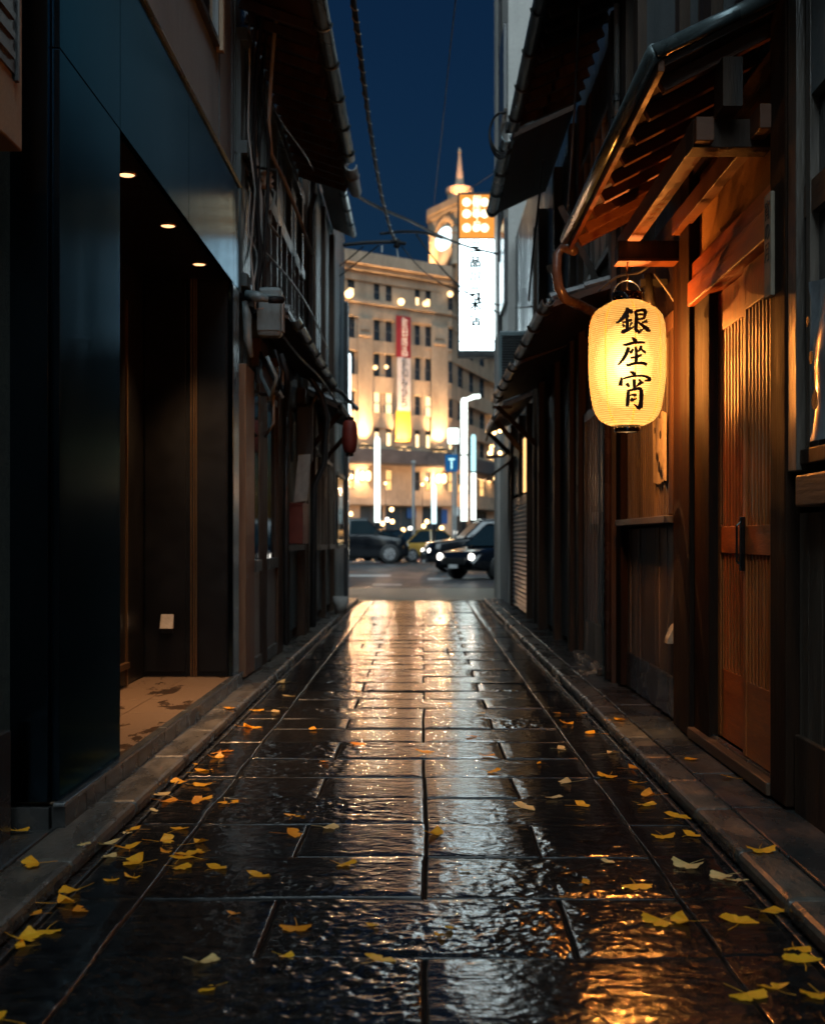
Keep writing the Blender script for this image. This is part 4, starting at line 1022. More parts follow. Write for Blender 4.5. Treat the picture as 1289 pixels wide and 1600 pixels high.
ZA = [([(462,168),(500,200),(545,222)],[14,44,22]), ([(520,205),(500,262)],[30,22]), ([(330,278),(400,272),(520,246),(664,240)],[16,34,30,22]),
 ([(418,312),(388,400),(335,495),(258,580)],[40,42,38,16]), ([(486,338),(458,380),(430,400)],[22,30,34]), ([(440,392),(478,402)],[30,14]),
 ([(598,286),(598,330),(552,388)],[22,36,12]), ([(596,338),(640,372),(676,398)],[16,30,26]), ([(522,305),(534,430),(526,570)],[30,36,38]),
 ([(444,478),(520,466),(616,432)],[22,26,30]), ([(378,566),(410,586),(500,562),(620,552),(690,576)],[10,32,30,34,34]), ([(655,566),(692,582)],[30,26])]
YOI = [([(434,684),(485,708),(528,718)],[14,42,26]), ([(508,715),(500,760)],[28,24]), ([(308,766),(302,830),(292,896)],[16,38,50]),
 ([(316,800),(400,770),(540,748),(650,750),(728,780),(722,806),(650,824)],[14,26,22,26,34,34,12]), ([(500,800),(502,940)],[40,32]),
 ([(384,862),(430,912)],[44,22]), ([(570,800),(602,838)],[22,30]), ([(640,846),(585,862),(528,912)],[22,34,10]),
 ([(412,958),(408,1060),(396,1208)],[28,40,36]), ([(412,972),(500,950),(590,940),(606,985),(604,1120),(594,1225)],[22,30,38,46,46,56]),
 ([(598,1232),(545,1212),(490,1165)],[50,26,6]), ([(425,1042),(500,1030),(522,1042),(490,1068)],[16,24,26,10]), ([(448,1092),(478,1108),(540,1080)],[44,34,10])]
b = MB(); chars(b, GIN, 910, 430, .1086); chars(b, ZA, 940, 520, .1); chars(b, YOI, 940, 520, .1)
b.build('lettering', M['lantern_ink'], ln)
# paper seams, every 45 degrees
b = MB()
a0 = math.atan2(LC.x, LC.y)
for k in range(8):
    th = R(-33 + 45*k)
    for i in range(62):
        p0 = 473+(664-473)*i/62; p1 = p0 + 1.7
        q = []
        for py in (p0, p1):
            r = Lr(py)*PXM+.0006
            for d in (-.0045/max(r, .05), .0045/max(r, .05)):
                a = th+d; lx, ly = r*math.sin(a), -r*math.cos(a)
                q.append((LC.x+lx*math.cos(a0)+ly*math.sin(a0), LC.y-lx*math.sin(a0)+ly*math.cos(a0), LC.z-(py-575)*PXM))
        b.add(q, [(0,1,3,2)])
m, t_, o_ = new_mat('seam_paper'); tr = t_.nodes.new('ShaderNodeBsdfTranslucent'); tr.inputs[0].default_value = (.75,.22,.03,1); tp = t_.nodes.new('ShaderNodeBsdfTransparent'); tp.inputs[0].default_value = (.95,.45,.12,1)
mx = t_.nodes.new('ShaderNodeMixShader'); mx.inputs[0].default_value = .55; t_.links.new(tr.outputs[0], mx.inputs[1]); t_.links.new(tp.outputs[0], mx.inputs[2]); t_.links.new(mx.outputs[0], o_.inputs[0])
b.build('seam', m, ln)
zt = LC.z + (575-472)*PXM; zb = LC.z - (666-575)*PXM
MB().lathe((LC.x, LC.y, 0), [(.084, zt-.004), (.086, zt), (.086, zt+.050), (.078, zt+.052), (.078, zt)], 40, close=False).build('top_ring', M['lacquer'], ln, smooth=True)
MB().lathe((LC.x, LC.y, 0), [(.060, zb+.006), (.070, zb+.004), (.071, zb-.030), (.064, zb-.034), (.060, zb-.03)], 40, close=False).build('bottom_ring', M['lacquer'], ln, smooth=True)
b = MB()
for k in range(12):
    for z, r in ((zt+.018, .0872), (zb-.010, .072)):
        a = 2*math.pi*k/12; c = (LC.x+r*math.sin(a), LC.y-r*math.cos(a), z)
        b.lathe(c, [(.001,-.003),(.0032,0),(.001,.003)], 6)
b.build('stud', M['brass'], ln)
pts = [(LC.x+.080*math.cos(a), LC.y, zt+.035+.085*math.sin(a)) for a in np.linspace(0, math.pi, 18)]
MB().tube([(LC.x+.083, LC.y, zt)]+pts+[(LC.x-.083, LC.y, zt)], .0035, 8).build('handle', M['steel_edge'], ln, smooth=True)
hk = MB(); hk.tube([(LC.x, LC.y, zt+.04), (LC.x, LC.y, zt+.135)], .0035, 6); hk.tube([(LC.x, LC.y, zt+.118), (LC.x+.006, LC.y, zt+.14), (LC.x-.006, LC.y, zt+.16), (LC.x+.004, LC.y, 2.642)], .005, 6)
hk.build('hook', M['brass'], ln, smooth=True)
def glow_volume(name, col, dens):
    m, t_, o_ = new_mat(name); e = t_.nodes.new('ShaderNodeEmission'); e.inputs[0].default_value = (*col, 1); e.inputs[1].default_value = dens
    t_.links.new(e.outputs[0], o_.inputs['Volume']); return m
BULBC = Vector((LC.x-.02, LC.y, LC.z+.01))
for nm, rr, hh, dens, col in (('bulb', .055, .075, 17, (1,.85,.6)), ('inner_halo', .105, .15, 9, (1,.8,.5)), ('outer_halo', .165, .24, 5.0, (1,.72,.36))):  # nested glow volumes added to give the lantern a soft bright centre
    MB().lathe(BULBC, [(max(.003, rr*math.sin(a)), -hh*math.cos(a)) for a in np.linspace(0, math.pi, 16)], 28, close=True).build(nm, glow_volume(nm + '_glow', col, dens), ln, smooth=True)
for dz in (-.17, 0.0, .17):
    lt = bpy.data.lights.new('lantern_light', 'POINT'); lt.energy = 42; lt.color = (1, .50, .18); lt.shadow_soft_size = 0.0
    lo = bpy.data.objects.new('lantern_light', lt); COL.objects.link(lo); lo.parent = ln; lo.location = (0, 0, dz)

# ================================================================== OVERHEAD CABLES
def sag(a, b_, s, n=14):
    a = Vector(a); b_ = Vector(b_)
    return [a.lerp(b_, i/n) - Vector((0,0,1))*s*4*(i/n)*(1-i/n) for i in range(n+1)]
pts = [P(545, -60, 8.6), P(552, 0, 9.2), P(560, 60, 10), P(568, 125, 11), P(577, 190, 12.5), P(586, 250, 14), P(597, 310, 16.5), P(610, 358, 19), P(618, 377, 20)]
solo(MB().tube(pts, [.022,.022,.021,.02,.019,.02,.021,.02,.02], 8), 'overhead_cable', M['cable'], 'thick twisted black cable coming overhead towards the line spacer', 'cable', 'overhead cables', smooth=True)
b = MB()
P3 = [Vector(p) for p in pts]; tot = 130
tw = []
for i in range(tot):
    f = i/(tot-1)*(len(P3)-1); k = min(int(f), len(P3)-2); p = P3[k].lerp(P3[k+1], f-k); a = i*1.25
    tw.append(p + Vector((math.cos(a)*.024, 0, math.sin(a)*.024)))
solo(MB().tube(tw, .007, 5), 'cable_wrap', M['pipe_pale'], 'pale spiral wrap wound along the thick overhead cable', 'cable wrap', 'overhead cables', smooth=True)
t = thing('line_spacer', 'dark insulator spacer where the overhead cables meet above the street end', 'insulator', P(620, 380, 20))
b = MB(); b.lathe(P(620, 380, 20), [(.02,-.08),(.06,-.05),(.03,0),(.06,.04),(.02,.07)], 10); b.tube([P(610, 377, 20), P(634, 381, 20)], .03, 8); b.build('insulator', M['cable'], t, smooth=True)
b = MB(); b.tube([P(620, 388, 20), P(622, 402, 20)], .012, 5); b.tube([P(597, 384, 20), P(597, 394, 20)], .014, 5); b.build('hanger', M['pipe_pale'], t)
cab = [
 ([P(713, -10, 12), P(703, 80, 14), P(693, 180, 17), P(678, 318, 24)], .007, 'thin wire dropping from the top of the sky towards the clock tower'),
 ([P(546, 296, 14.4), P(570, 313, 16), P(600, 328, 17.5), P(640, 345, 19.5), P(680, 365, 21.5), P(730, 385, 23), P(800, 402, 22)], .022, 'dark cable sloping from the old house gutter across the clock face'),
 ([P(536, 383, 20), P(575, 379, 20), P(618, 378, 20)], .028, 'short stiff dark cable reaching the line spacer from the old houses'),
 ([P(595, 365, 20.6), P(630, 362, 21), P(665, 364, 21.5), P(690, 372, 22)], .024, 'thick dark cable just above the line spacer'),
 ([P(530, 416, 21), P(548, 402, 21), P(568, 385, 20.5)], .012, 'upper of two short wires slanting over the cornice of the stone building'),
 ([P(530, 432, 21), P(556, 412, 21), P(592, 383, 20.5)], .012, 'lower of two short wires slanting over the cornice of the stone building'),
 ([P(650, 366, 21), P(675, 400, 22), P(700, 430, 22.5), P(735, 461, 23), P(775, 487, 22.5), P(800, 500, 22)], .014, 'dark wire falling in front of the white lit sign'),
 ([P(628, 385, 20), P(650, 412, 21), P(672, 432, 22), P(700, 448, 22.5), P(738, 461, 23)], .010, 'thin wire drooping from the line spacer to the white lit sign'),
 ([P(745, 464, 23), P(770, 474, 22.5), P(798, 481, 22), P(838, 478, 16)], .011, 'thin wire running from the white lit sign to the weathered house'),
 ([P(730, 298, 23.6), P(752, 283, 23), P(785, 262, 20)], .006, 'thin pinkish wire above the orange end of the sign'),
]
for pts, r, lab in cab:
    sm = []
    V = [Vector(p) for p in pts]
    for i in range(len(V)-1):
        p0 = V[max(i-1,0)]; p1 = V[i]; p2 = V[i+1]; p3 = V[min(i+2,len(V)-1)]
        for k in range(5):
            u = k/5; sm.append(.5*((2*p1)+(-p0+p2)*u+(2*p0-5*p1+4*p2-p3)*u*u+(-p0+3*p1-3*p2+p3)*u**3))
    sm.append(V[-1])
    solo(MB().tube(sm, r, 6), 'overhead_cable', M['cable'], lab, 'cable', 'overhead cables', smooth=True)
clut = [
 ([P(372, 60, 9.7), P(400, 120, 10.3), P(440, 190, 11.5), P(482, 250, 13.2), P(505, 300, 15.5)], .009, 'thin cable sagging along the upper windows of the dark old house'),
 ([P(370, 330, 9.7), P(392, 365, 10.2), P(420, 400, 10.9), P(455, 440, 12), P(487, 490, 13.5), P(512, 545, 16)], .011, 'cable clipped along the old house just above its low tiled roof'),
 ([P(380, 250, 9.8), P(402, 330, 10.3), P(398, 390, 10.2), P(410, 430, 10.1), P(418, 455, 10.0)], .010, 'slack cable dropping from the ceramic insulator to the junction box'),
 ([P(392, 300, 9.9), P(388, 360, 9.9), P(402, 400, 9.95), P(396, 445, 9.9)], .008, 'kinked thin cable just above the grey junction box'),
 ([P(438, 520, 10.6), P(470, 560, 11.8), P(500, 590, 13.2), P(528, 632, 14.5)], .014, 'cable strung below the low roof edge of the old house'),
 ([P(484, 640, 14.3), P(500, 612, 14.3), P(528, 610, 14.4), P(545, 626, 14.5), P(560, 640, 14.5)], .024, 'black hooped pipe arching over the small red paper lantern'),
 ([P(905, 0, 9.4), P(900, 120, 9.6), P(893, 240, 9.8), P(886, 330, 9.9)], .010, 'thin cable down the dark timber house behind the tavern drainpipe'),
 ([P(848, 250, 12), P(840, 330, 12.6), P(832, 400, 13.2), P(826, 470, 14)], .012, 'cable down the weathered house below its bright wet gutter'),
 ([P(1030, 400, 7.5), P(1000, 425, 7.9), P(965, 432, 8.4), P(935, 455, 9.0)], .008, 'cable slung between the tavern canopy and the big elbow downpipe'),
]
for pts, r, lab in clut:
    sm = []; V = [Vector(p) for p in pts]
    for i in range(len(V)-1):
        p0 = V[max(i-1,0)]; p1 = V[i]; p2 = V[i+1]; p3 = V[min(i+2,len(V)-1)]
        for k in range(5):
            u = k/5; sm.append(.5*((2*p1)+(-p0+p2)*u+(2*p0-5*p1+4*p2-p3)*u*u+(-p0+3*p1-3*p2+p3)*u**3))
    sm.append(V[-1])
    solo(MB().tube(sm, r, 6), 'wall_cable', M['pipe_dark'] if r != .008 else M['pipe_pale'], lab, 'cable', smooth=True)
t = thing('wire_clip', 'pair of small dark clips where two wires cross in front of the white lit sign', 'insulator', P(742, 463, 23))
b = MB(); b.lathe(P(738, 461, 23), [(.02,-.03),(.045,0),(.02,.03)], 8); b.lathe(P(748, 464, 23), [(.02,-.09),(.035,-.03),(.02,.02),(.035,.06),(.015,.09)], 8); b.build('clip', M['cable'], t, smooth=True)

# ================================================================== STONE BUILDING ACROSS THE STREET
def FZ(px):
    if px <= 705: return 118 + (px-530)*8/175
    return 126 + (px-705)*.30
def FP(px, h, d=0):
    y = FZ(px); return ((px-VX)/FPX*y, y-d, h)
def fbox(b, p0, p1, h0, h1, d0, d1):
    """a block of the curved front between photo columns p0 and p1; d = distance it stands proud"""
    cuts = [p0] + ([705] if p0 < 705 < p1 else []) + [p1]
    for a, c in zip(cuts[:-1], cuts[1:]):
        b.hexa([FP(a,h0,d1), FP(c,h0,d1), FP(c,h0,d0), FP(a,h0,d0), FP(a,h1,d1), FP(c,h1,d1), FP(c,h1,d0), FP(a,h1,d0)])
    return b
sb = thing('stone_building', 'floodlit pale stone department store curving away across the street', 'building', FP(640, 0))
COLS = [(500,511),(524,530),(543,554),(584,593),(602.5,612),(648,656),(664.5,673),(700,707),(715,722),(733,739),(749,756),(778,784),(796,802)]
ROWH = [(23.6,25.2),(19.76,21.76),(16.4,18.6),(13.0,14.9),(9.86,11.6),(5.75,7.6)]
b = MB()
fbox(b, 470, 820, 25.2, 27.0, -.4, 0); fbox(b, 470, 820, 21.76, 23.6, -.4, 0); fbox(b, 470, 820, 18.6, 19.76, -.4, 0)
fbox(b, 470, 820, 14.9, 16.4, -.4, 0); fbox(b, 470, 820, 11.6, 13.0, -.4, 0); fbox(b, 470, 820, 7.6, 9.86, -.4, 0); fbox(b, 470, 820, 4.2, 5.75, -.4, 0)
edges = [470] + [v for c in COLS for v in c] + [820]
for (h0, h1) in ROWH:
    for i in range(0, len(edges), 2): fbox(b, edges[i], edges[i+1], h0, h1, -.4, 0)
for p0, p1 in ((470, 520), (543, 562), (598, 602), (650, 660), (690, 706), (728, 735), (760, 820)): fbox(b, p0, p1, -.1, 4.2, -.4, .0)
b.build('wall', M['stone'], sb)
b = MB(); fbox(b, 470, 820, -.1, 27, -3.0, -2.6); b.build('rear_wall', M['stone_dark'], sb)
b = MB()
fbox(b, 470, 820, 26.6, 27.7, 0.002, 1.0); fbox(b, 470, 820, 26.1, 26.6, 0.002, .5); fbox(b, 470, 820, 23.1, 23.4, .002, .35); fbox(b, 470, 820, 27.7, 27.9, -2, .2)
b.build('cornice', M['stone'], sb)
b = MB()
for p0, p1 in ((505, 540), (560, 583), (617, 643.5), (674, 700), (724, 731), (764, 774)): fbox(b, p0, p1, 9.88, 21.8, .003, .45 if p1-p0 > 12 else .3)
for p0, p1 in ((538, 554), (583.5, 616.5), (644, 673.5), (701, 723), (731.5, 763)): fbox(b, p0, p1, 21.9, 22.5, .003, .30)
each(b, 'pilaster', M['stone'], sb)
b = MB()
for p0, p1 in ((597, 598.5), (659.5, 661.5), (710, 711.5), (743, 745)): fbox(b, p0, p1, 9.88, 21.7, .003, .2)
for c0, c1 in COLS:
    for h0, h1 in ROWH[1:5]: fbox(b, c0-.8, c1+.8, h0-.25, h0, .003, .22)
each(b, 'sill_course', M['stone'], sb)
b = MB()
for c in (571, 687): fbox(b, c-7, c+7, 20.6, 21.6, .453, .6); fbox(b, c-9, c+9, 20.0, 20.2, .453, .65)
each(b, 'carved_panel', M['stone'], sb)
b = MB(); fbox(b, 470, 820, 8.2, 9.5, .003, 1.6); fbox(b, 470, 820, 8.05, 8.2, .003, 1.2); b.build('dark_ledge', M['stone_dark'], sb)
b = MB(); fbox(b, 470, 820, 4.3, 4.9, .003, .6); b.build('string_course', M['stone'], sb)
lit = {(3,0):'win_warm',(5,0):'win_warm'}
HOT = {(3,3),(4,3),(6,3),(2,0)}
WARM = {(5,0),(4,4),(5,4),(6,4),(6,0)}
for ci, (c0, c1) in enumerate(COLS):
    for ri_, (h0, h1) in enumerate(ROWH):
        b = MB(); fbox(b, c0, c1, h0, h1, -.30, -.26)
        key = (ci, {0:0,1:1,2:2,3:3,4:4,5:5}[ri_])
        mt = M['win_hot'] if key in HOT and ri_ == 3 else M['win_warm'] if ri_ == 5 and ci % 3 == 1 else M['glass_far']
        wn = MB(); 
        fbox(wn, c0, c0+.8, h0, h1, -.25, -.15); fbox(wn, c1-.8, c1, h0, h1, -.25, -.15); fbox(wn, (c0+c1)/2-.3, (c0+c1)/2+.3, h0, h1, -.25, -.17); fbox(wn, c0+.8, c1-.8, (h0+h1)/2-.05, (h0+h1)/2+.05, -.25, -.17)
        wo_ = wn.build('window', M['stone_dark'], sb)
        b.build('pane', mt, wo_)
        if ri_ != 2 and (key in WARM or (ri_ == 5 and ci % 2 == 0) or key == (2,0) or (ri_ == 4 and ci in (3,7))):
            g = MB(); fbox(g, c0+1.5, c1-1.5, h0+.1, h0+(.8 if ri_ != 4 else 1.3), -.14, -.10)
            g.build('glow', M['win_hot'] if ri_ in (0, 2, 4) else M['win_warm'], wo_)
# shop windows at street level
for p0, p1, mt in ((520, 543, 'glass_far'), (562, 598, 'shop_glow'), (602, 650, 'glass_far'), (660, 690, 'shop_glow'), (706, 728, 'glass_far'), (735, 760, 'shop_glow')):
    b = MB(); fbox(b, p0+.5, p1-.5, .1, 2.0 if mt == 'shop_glow' else 4.1, -.32, -.28)
    so_ = b.build('shop_window', M[mt], sb)
    if mt == 'shop_glow':
        b = MB(); fbox(b, p0+.5, p1-.5, 2.0, 4.1, -.30, -.26); b.build('transom', M['glass_far'], so_)
    b = MB(); fbox(b, (p0+p1)/2-.4, (p0+p1)/2+.4, .1, 4.1, -.27, -.2); b.build('mullion', M['stone_dark'], so_)
b = MB(); fbox(b, 636, 653, 3.1, 4.1, -.1, -.05); fbox(b, 690, 699, 2.6, 4.0, .01, .06); each(b, 'blue_panel', M['blue_sign'], sb)
# wall lanterns of the lower storey
for i, (px, py) in enumerate(((571, 744), (689, 748), (767, 744))):
    c = Vector(FP(px, HZ(py, FZ(px)), .5))
    t = thing('wall_lamp', 'bright bracket lamp on the lower stone storey, ' + ['behind the left glowing pole', 'between the small and tall glowing poles', 'beside the alley corner post'][i], 'lamp', tuple(c), 'bracket lamps of the stone building')
    MB().lathe(c+Vector((-.28,0,0)), [(.1,-.45),(.22,-.3),(.22,.3),(.1,.45)], 10).build('globe', M['bulb_warm'], t, smooth=True)
    MB().lathe(c+Vector((.28,0,0)), [(.1,-.45),(.22,-.3),(.22,.3),(.1,.45)], 10).build('globe', M['bulb_warm'], t, smooth=True)
    bx(c.x-.3, c.x+.3, c.y, c.y+.48, c.z-.05, c.z+.05).build('bracket', M['stone_dark'], t)
    l = bpy.data.lights.new('lamp_light', 'POINT'); l.energy = 700; l.color = (1,.58,.28); l.shadow_soft_size = .1
    o = bpy.data.objects.new('lamp_light', l); COL.objects.link(o); o.parent = t; o.location = (0, -.6, 0)
# bulbs at the attic
for i, (px, py, r) in enumerate(((546, 462, .38), (627, 474, .32), (664.5, 477, .28), (703, 462, .30), (587, 576, .22), (604, 575, .2))):
    c = Vector(FP(px, HZ(py, FZ(px)), .8))
    t = thing('spot_lamp', 'warm round lamp on the stone front, ' + ['at the attic end near the old houses', 'at the attic above the red banner', 'at the attic beside the tower', 'high beside the white lit sign', 'in the second row, nearer the old houses', 'in the second row, nearer the banner'][i], 'lamp', tuple(c), 'round lamps on the stone front')
    MB().lathe(c, [(.001,-r),(r*.7,-r*.7),(r,0),(r*.7,r*.7),(.001,r)], 12, close=False).build('globe', emit('globe_%d' % i, (1,.60,.26), 5 if i < 2 else 3), t, smooth=True)
    bx(c.x-.06, c.x+.06, c.y, c.y+.55, c.z-.06, c.z+.06).build('arm', M['stone_dark'], t)
# hanging banner
bn = thing('banner', 'long vertical banner, red over white over yellow, on the stone building', 'banner', FP(630, 10, .8))
def banner(name, p0, p1, y0, y1, m):
    b = MB(); fbox(b, p0, p1, HZ(y1, FZ(630)), HZ(y0, FZ(630)), .62, .70); return b.build(name, m, bn)
banner('red_cloth', 619, 642, 496, 560, M['banner_red']); banner('white_cloth', 621, 641.5, 560.5, 643, M['banner_white']); banner('yellow_cloth', 619, 641.5, 643.5, 690, M['banner_yellow'])
zf = FZ(630)
text_mesh('金田商品', .95, M['banner_white'], 'lettering', bn, facing((FP(630.5, 0)[0], zf-.78, HZ(499, zf))), vertical=True, spacing=.98, extrude=.02)
text_mesh('手和みひろ', .95, M['stone_dark'], 'lettering', bn, facing((FP(631, 0)[0], zf-.78, HZ(563, zf))), vertical=True, spacing=.98, extrude=.02)
# floodlights at the foot of each pilaster
def flood(px, h, energy, size, label, blend=1.0, spot=95, aim=(0,.22,1), col=(1,.55,.24), d=1.15):
    c = Vector(FP(px, h, d))
    t = thing('floodlight', label, 'floodlight', tuple(c), 'floodlights washing the stone building')
    bx(c.x-.35, c.x+.35, c.y-.15, c.y+.15, c.z-.25, c.z-.08).build('housing', M['trim_black'], t)
    bx(c.x-.3, c.x+.3, c.y-.12, c.y+.12, c.z-.08, c.z-.06).build('lens', M['bulb_warm'], t)
    l = bpy.data.lights.new('flood_beam', 'SPOT'); l.energy = energy; l.color = col; l.spot_size = R(spot); l.spot_blend = blend; l.shadow_soft_size = size
    o = bpy.data.objects.new('flood_beam', l); COL.objects.link(o); o.parent = t
    o.rotation_euler = Vector(aim).to_track_quat('-Z', 'Y').to_euler()
flood(571, 10.0, 1500, .2, 'ledge floodlight below the left lit pilaster')
flood(687, 10.0, 1500, .2, 'ledge floodlight below the lit pilaster nearest the white sign')
flood(631, 9.9, 1200, .2, 'ledge floodlight below the banner')
flood(769, 10.0, 12000, .2, 'ledge floodlight on the receding wing')
flood(528, 10.0, 12000, .2, 'ledge floodlight next to the old houses')
for px_, lab_ in ((571.5, 'the pilaster by the old houses'), (687, 'the pilaster by the white sign'), (631, 'the banner bay')):
    for dx_, w_ in ((-6, 'first'), (6, 'second')): flood(px_+dx_, 9.6, 8000, .25, w_ + ' floodlight at the foot of ' + lab_, spot=66, blend=.9, aim=(0,.12,1), d=1.3)
for i, px in enumerate((560, 610, 660, 720, 765)):       # lamps added to wash the whole front with light
    c = Vector(FP(px, 9.2, 16))
    t = thing('street_lamp', 'slim added wash lamp before the stone building, ' + ['first from the old houses', 'second from the old houses', 'by the small glowing pole', 'behind the tall glowing pole', 'last beside the alley corner post'][i], 'street lamp', (c.x, c.y, .14), 'added wash lamps in front of the stone building')
    MB().tube([(c.x, c.y, .14), (c.x, c.y, 5.6)], .035, 8).build('pole', M['trim_black'], t)
    MB().lathe((c.x, c.y, 5.7), [(.02,-.12),(.11,-.08),(.13,0),(.08,.08),(.02,.1)], 12).build('lamp_head', M['bulb_warm'], t, smooth=True)
    l = bpy.data.lights.new('lamp_light', 'POINT'); l.energy = 1150; l.color = (1,.52,.27); l.shadow_soft_size = .15
    o = bpy.data.objects.new('lamp_light', l); COL.objects.link(o); o.parent = t; o.location = (0, .4, 5.5)

# clock tower
tw = thing('clock_tower', 'floodlit stone clock tower with a spire, rising behind the vertical sign', 'tower', P(718, 430, 131))
def TP(px, h, d=0):
    y = 132 - (px-668)*6/50 if px <= 718 else 126 + (px-718)*6/50
    return ((px-VX)/FPX*y, y-d, h)
def tbox(b, p0, p1, h0, h1, d0, d1):
    cuts = [p0] + ([718] if p0 < 718 < p1 else []) + [p1]
    for a, c in zip(cuts[:-1], cuts[1:]):
        b.hexa([TP(a,h0,d1), TP(c,h0,d1), TP(c,h0,d0), TP(a,h0,d0), TP(a,h1,d1), TP(c,h1,d1), TP(c,h1,d0), TP(a,h1,d0)])
b = MB(); tbox(b, 670, 766, 26.5, 34.2, -2.5, 0); b.build('wall', M['stone'], tw)
b = MB(); tbox(b, 667, 769, 34.2, 34.9, -2.5, .6); tbox(b, 669, 767, 33.7, 34.2, -2, .3); tbox(b, 666, 770, 26.5, 28.2, -2.5, .5); each(b, 'cornice', M['stone'], tw)
def arch(cx, cz, r, h, d0, d1, sx_):   # ring of wedges around the clock
    b = MB()
    for k in range(14):
        a0_, a1_ = math.pi*k/14, math.pi*(k+1)/14
        q = []
        for d in (d1, d0):
            for (rr, aa) in ((r, a0_), (r*1.18, a0_), (r*1.18, a1_), (r, a1_)):
                q.append(TP(cx - rr*math.cos(aa)*sx_, cz + rr*math.sin(aa), d))
        b.hexa(q)
    return b
arch(693.5, 31.4, 1.75, 0, .003, .45, 8).build('arch', M['stone'], tw)
b = MB(); n = 24
q = [TP(693.5 - 1.15*math.cos(2*math.pi*k/n)*11.5, 31.25 + 1.15*math.sin(2*math.pi*k/n), .42) for k in range(n)]
q2 = [TP(693.5 - 1.15*math.cos(2*math.pi*k/n)*11.5, 31.25 + 1.15*math.sin(2*math.pi*k/n), .25) for k in range(n)]
b.add(q+q2, [tuple(range(n)), tuple(range(n, 2*n))[::-1]] + [(k, (k+1)%n, n+(k+1)%n, n+k) for k in range(n)])
ck = b.build('clock_face', M['clock'], tw)
b = MB(); b.beam(TP(693.5, 31.25, .46), TP(688, 31.5, .46), .1, .12); b.beam(TP(693.5, 31.25, .46), TP(696, 30.6, .46), .1, .12); b.build('clock_hand', M['trim_black'], ck)
b = MB(); tbox(b, 684, 704, 28.2, 30.2, .005, .06); b.build('dark_opening', M['stone_dark'], tw)
b = MB()
for px in (676.5, 711.5, 725, 758): 
    c = TP(px, 0, .45); b.lathe((c[0], c[1], 0), [(.5,28.2),(.42,28.6),(.42,29.9),(.5,30.0),(.42,30.1),(.40,31.2),(.5,31.3),(.4,31.4),(.38,31.9),(.5,32.0)], 12)
each(b, 'column', M['stone'], tw)
c = Vector(P(718, 300, 130.5))
MB().lathe((c.x, c.y, 0), [(1.6,34.9),(1.5,35.0),(1.25,35.2),(1.25,36.2),(1.4,36.3),(1.4,36.8),(.9,37.0)], 16).build('lantern_base', M['stone'], tw)
MB().lathe((c.x, c.y, 0), [(.5,37.0),(.42,37.6),(.14,40.3),(.22,40.5),(.12,40.8),(.02,41.0)], 10).build('spire', M['stone'], tw)
for dx, dy, e, lab in ((-2.6, -4.0, 6000, 'roof floodlight under the clock'), (3.5, -4.5, 4000, 'roof floodlight on the hidden side of the clock tower')):
    cc = Vector(TP(693, 27.9, 1.6)) + Vector((dx+1.2, 0, 0))
    t = thing('floodlight', lab, 'floodlight', tuple(cc), 'floodlights washing the clock tower')
    bx(cc.x-.3, cc.x+.3, cc.y-.2, cc.y+.2, cc.z-.35, cc.z-.2).build('housing', M['trim_black'], t)
    l = bpy.data.lights.new('tower_beam', 'SPOT'); l.energy = e; l.color = (1,.52,.20); l.spot_size = R(120); l.spot_blend = .6; l.shadow_soft_size = .2
    o = bpy.data.objects.new('tower_beam', l); COL.objects.link(o); o.parent = t; o.rotation_euler = Vector((0,.45,1)).to_track_quat('-Z','Y').to_euler()
cc = c + Vector((0, -3.0, 0)); cc.z = 35.3
t = thing('floodlight', 'small floodlight at the foot of the spire', 'floodlight', tuple(cc), 'floodlights washing the clock tower')
bx(cc.x-.2, cc.x+.2, cc.y-.2, cc.y+.2, cc.z-.35, cc.z-.2).build('housing', M['trim_black'], t)
l = bpy.data.lights.new('spire_beam', 'SPOT'); l.energy = 2200; l.color = (1,.40,.16); l.spot_size = R(80); l.shadow_soft_size = .1
o = bpy.data.objects.new('spire_beam', l); COL.objects.link(o); o.parent = t; o.rotation_euler = Vector((0,.7,1)).to_track_quat('-Z','Y').to_euler()

# ================================================================== STREET: glowing poles, signs, cars
def glow_pole(px, ytop, ybot, w, y, m, label, arm=False, split=None, m2=None):
    c = P(px, ytop, y); r = w/2/FPX*y*.82
    zt_, zb_ = c[2], HZ(ybot, y)
    t = thing('light_pole', label, 'street lamp', (c[0], y, -.006), 'glowing tube poles on the street')
    MB().lathe((c[0], y, 0), [(r*.6, zt_), (r, zt_-r), (r, (HZ(split, y)+.02) if split else zb_)], 14).build('glowing_tube', m, t, smooth=True)
    if split: MB().lathe((c[0], y, 0), [(r, HZ(split, y)-.06), (r, zb_)], 14).build('glowing_tube', m2 or m, t, smooth=True)
    MB().lathe((c[0], y, 0), [(r*.7, zb_), (r*.7, .3), (r*1.3, .25), (r*1.3, -.006)], 12).build('base', M['trim_black'], t)
    if arm:
        MB().tube([(c[0], y, zt_-.1), (c[0]+.35, y, zt_+.05), (P(750, 619, y)[0], y, HZ(619, y))], [r*.5, r*.7, r*.6], 10).build('lamp_arm', M['cyan_lamp'] if False else m, t, smooth=True)
glow_pole(589.5, 683, 816, 10.5, 62, M['white_lamp'], 'slim white glowing pole nearest the old houses')
glow_pole(725, 622, 814, 12.5, 46, M['white_lamp'], 'tallest white glowing pole with a lamp arm on top', arm=True, split=710)
glow_pole(739.5, 679, 812, 9.5, 50, M['cyan_lamp'], 'cyan glowing pole close behind the tallest pole', split=737, m2=M['white_lamp'])
glow_pole(678, 757, 818, 9.5, 55, emit('blue_white_tube', (.66,.95,1.0), 1.6), 'shortest bluish-white glowing pole in the middle of the street')
t = thing('lit_sign', 'small square white lit sign left of the tallest glowing pole', 'sign', P(708, 680, 52))
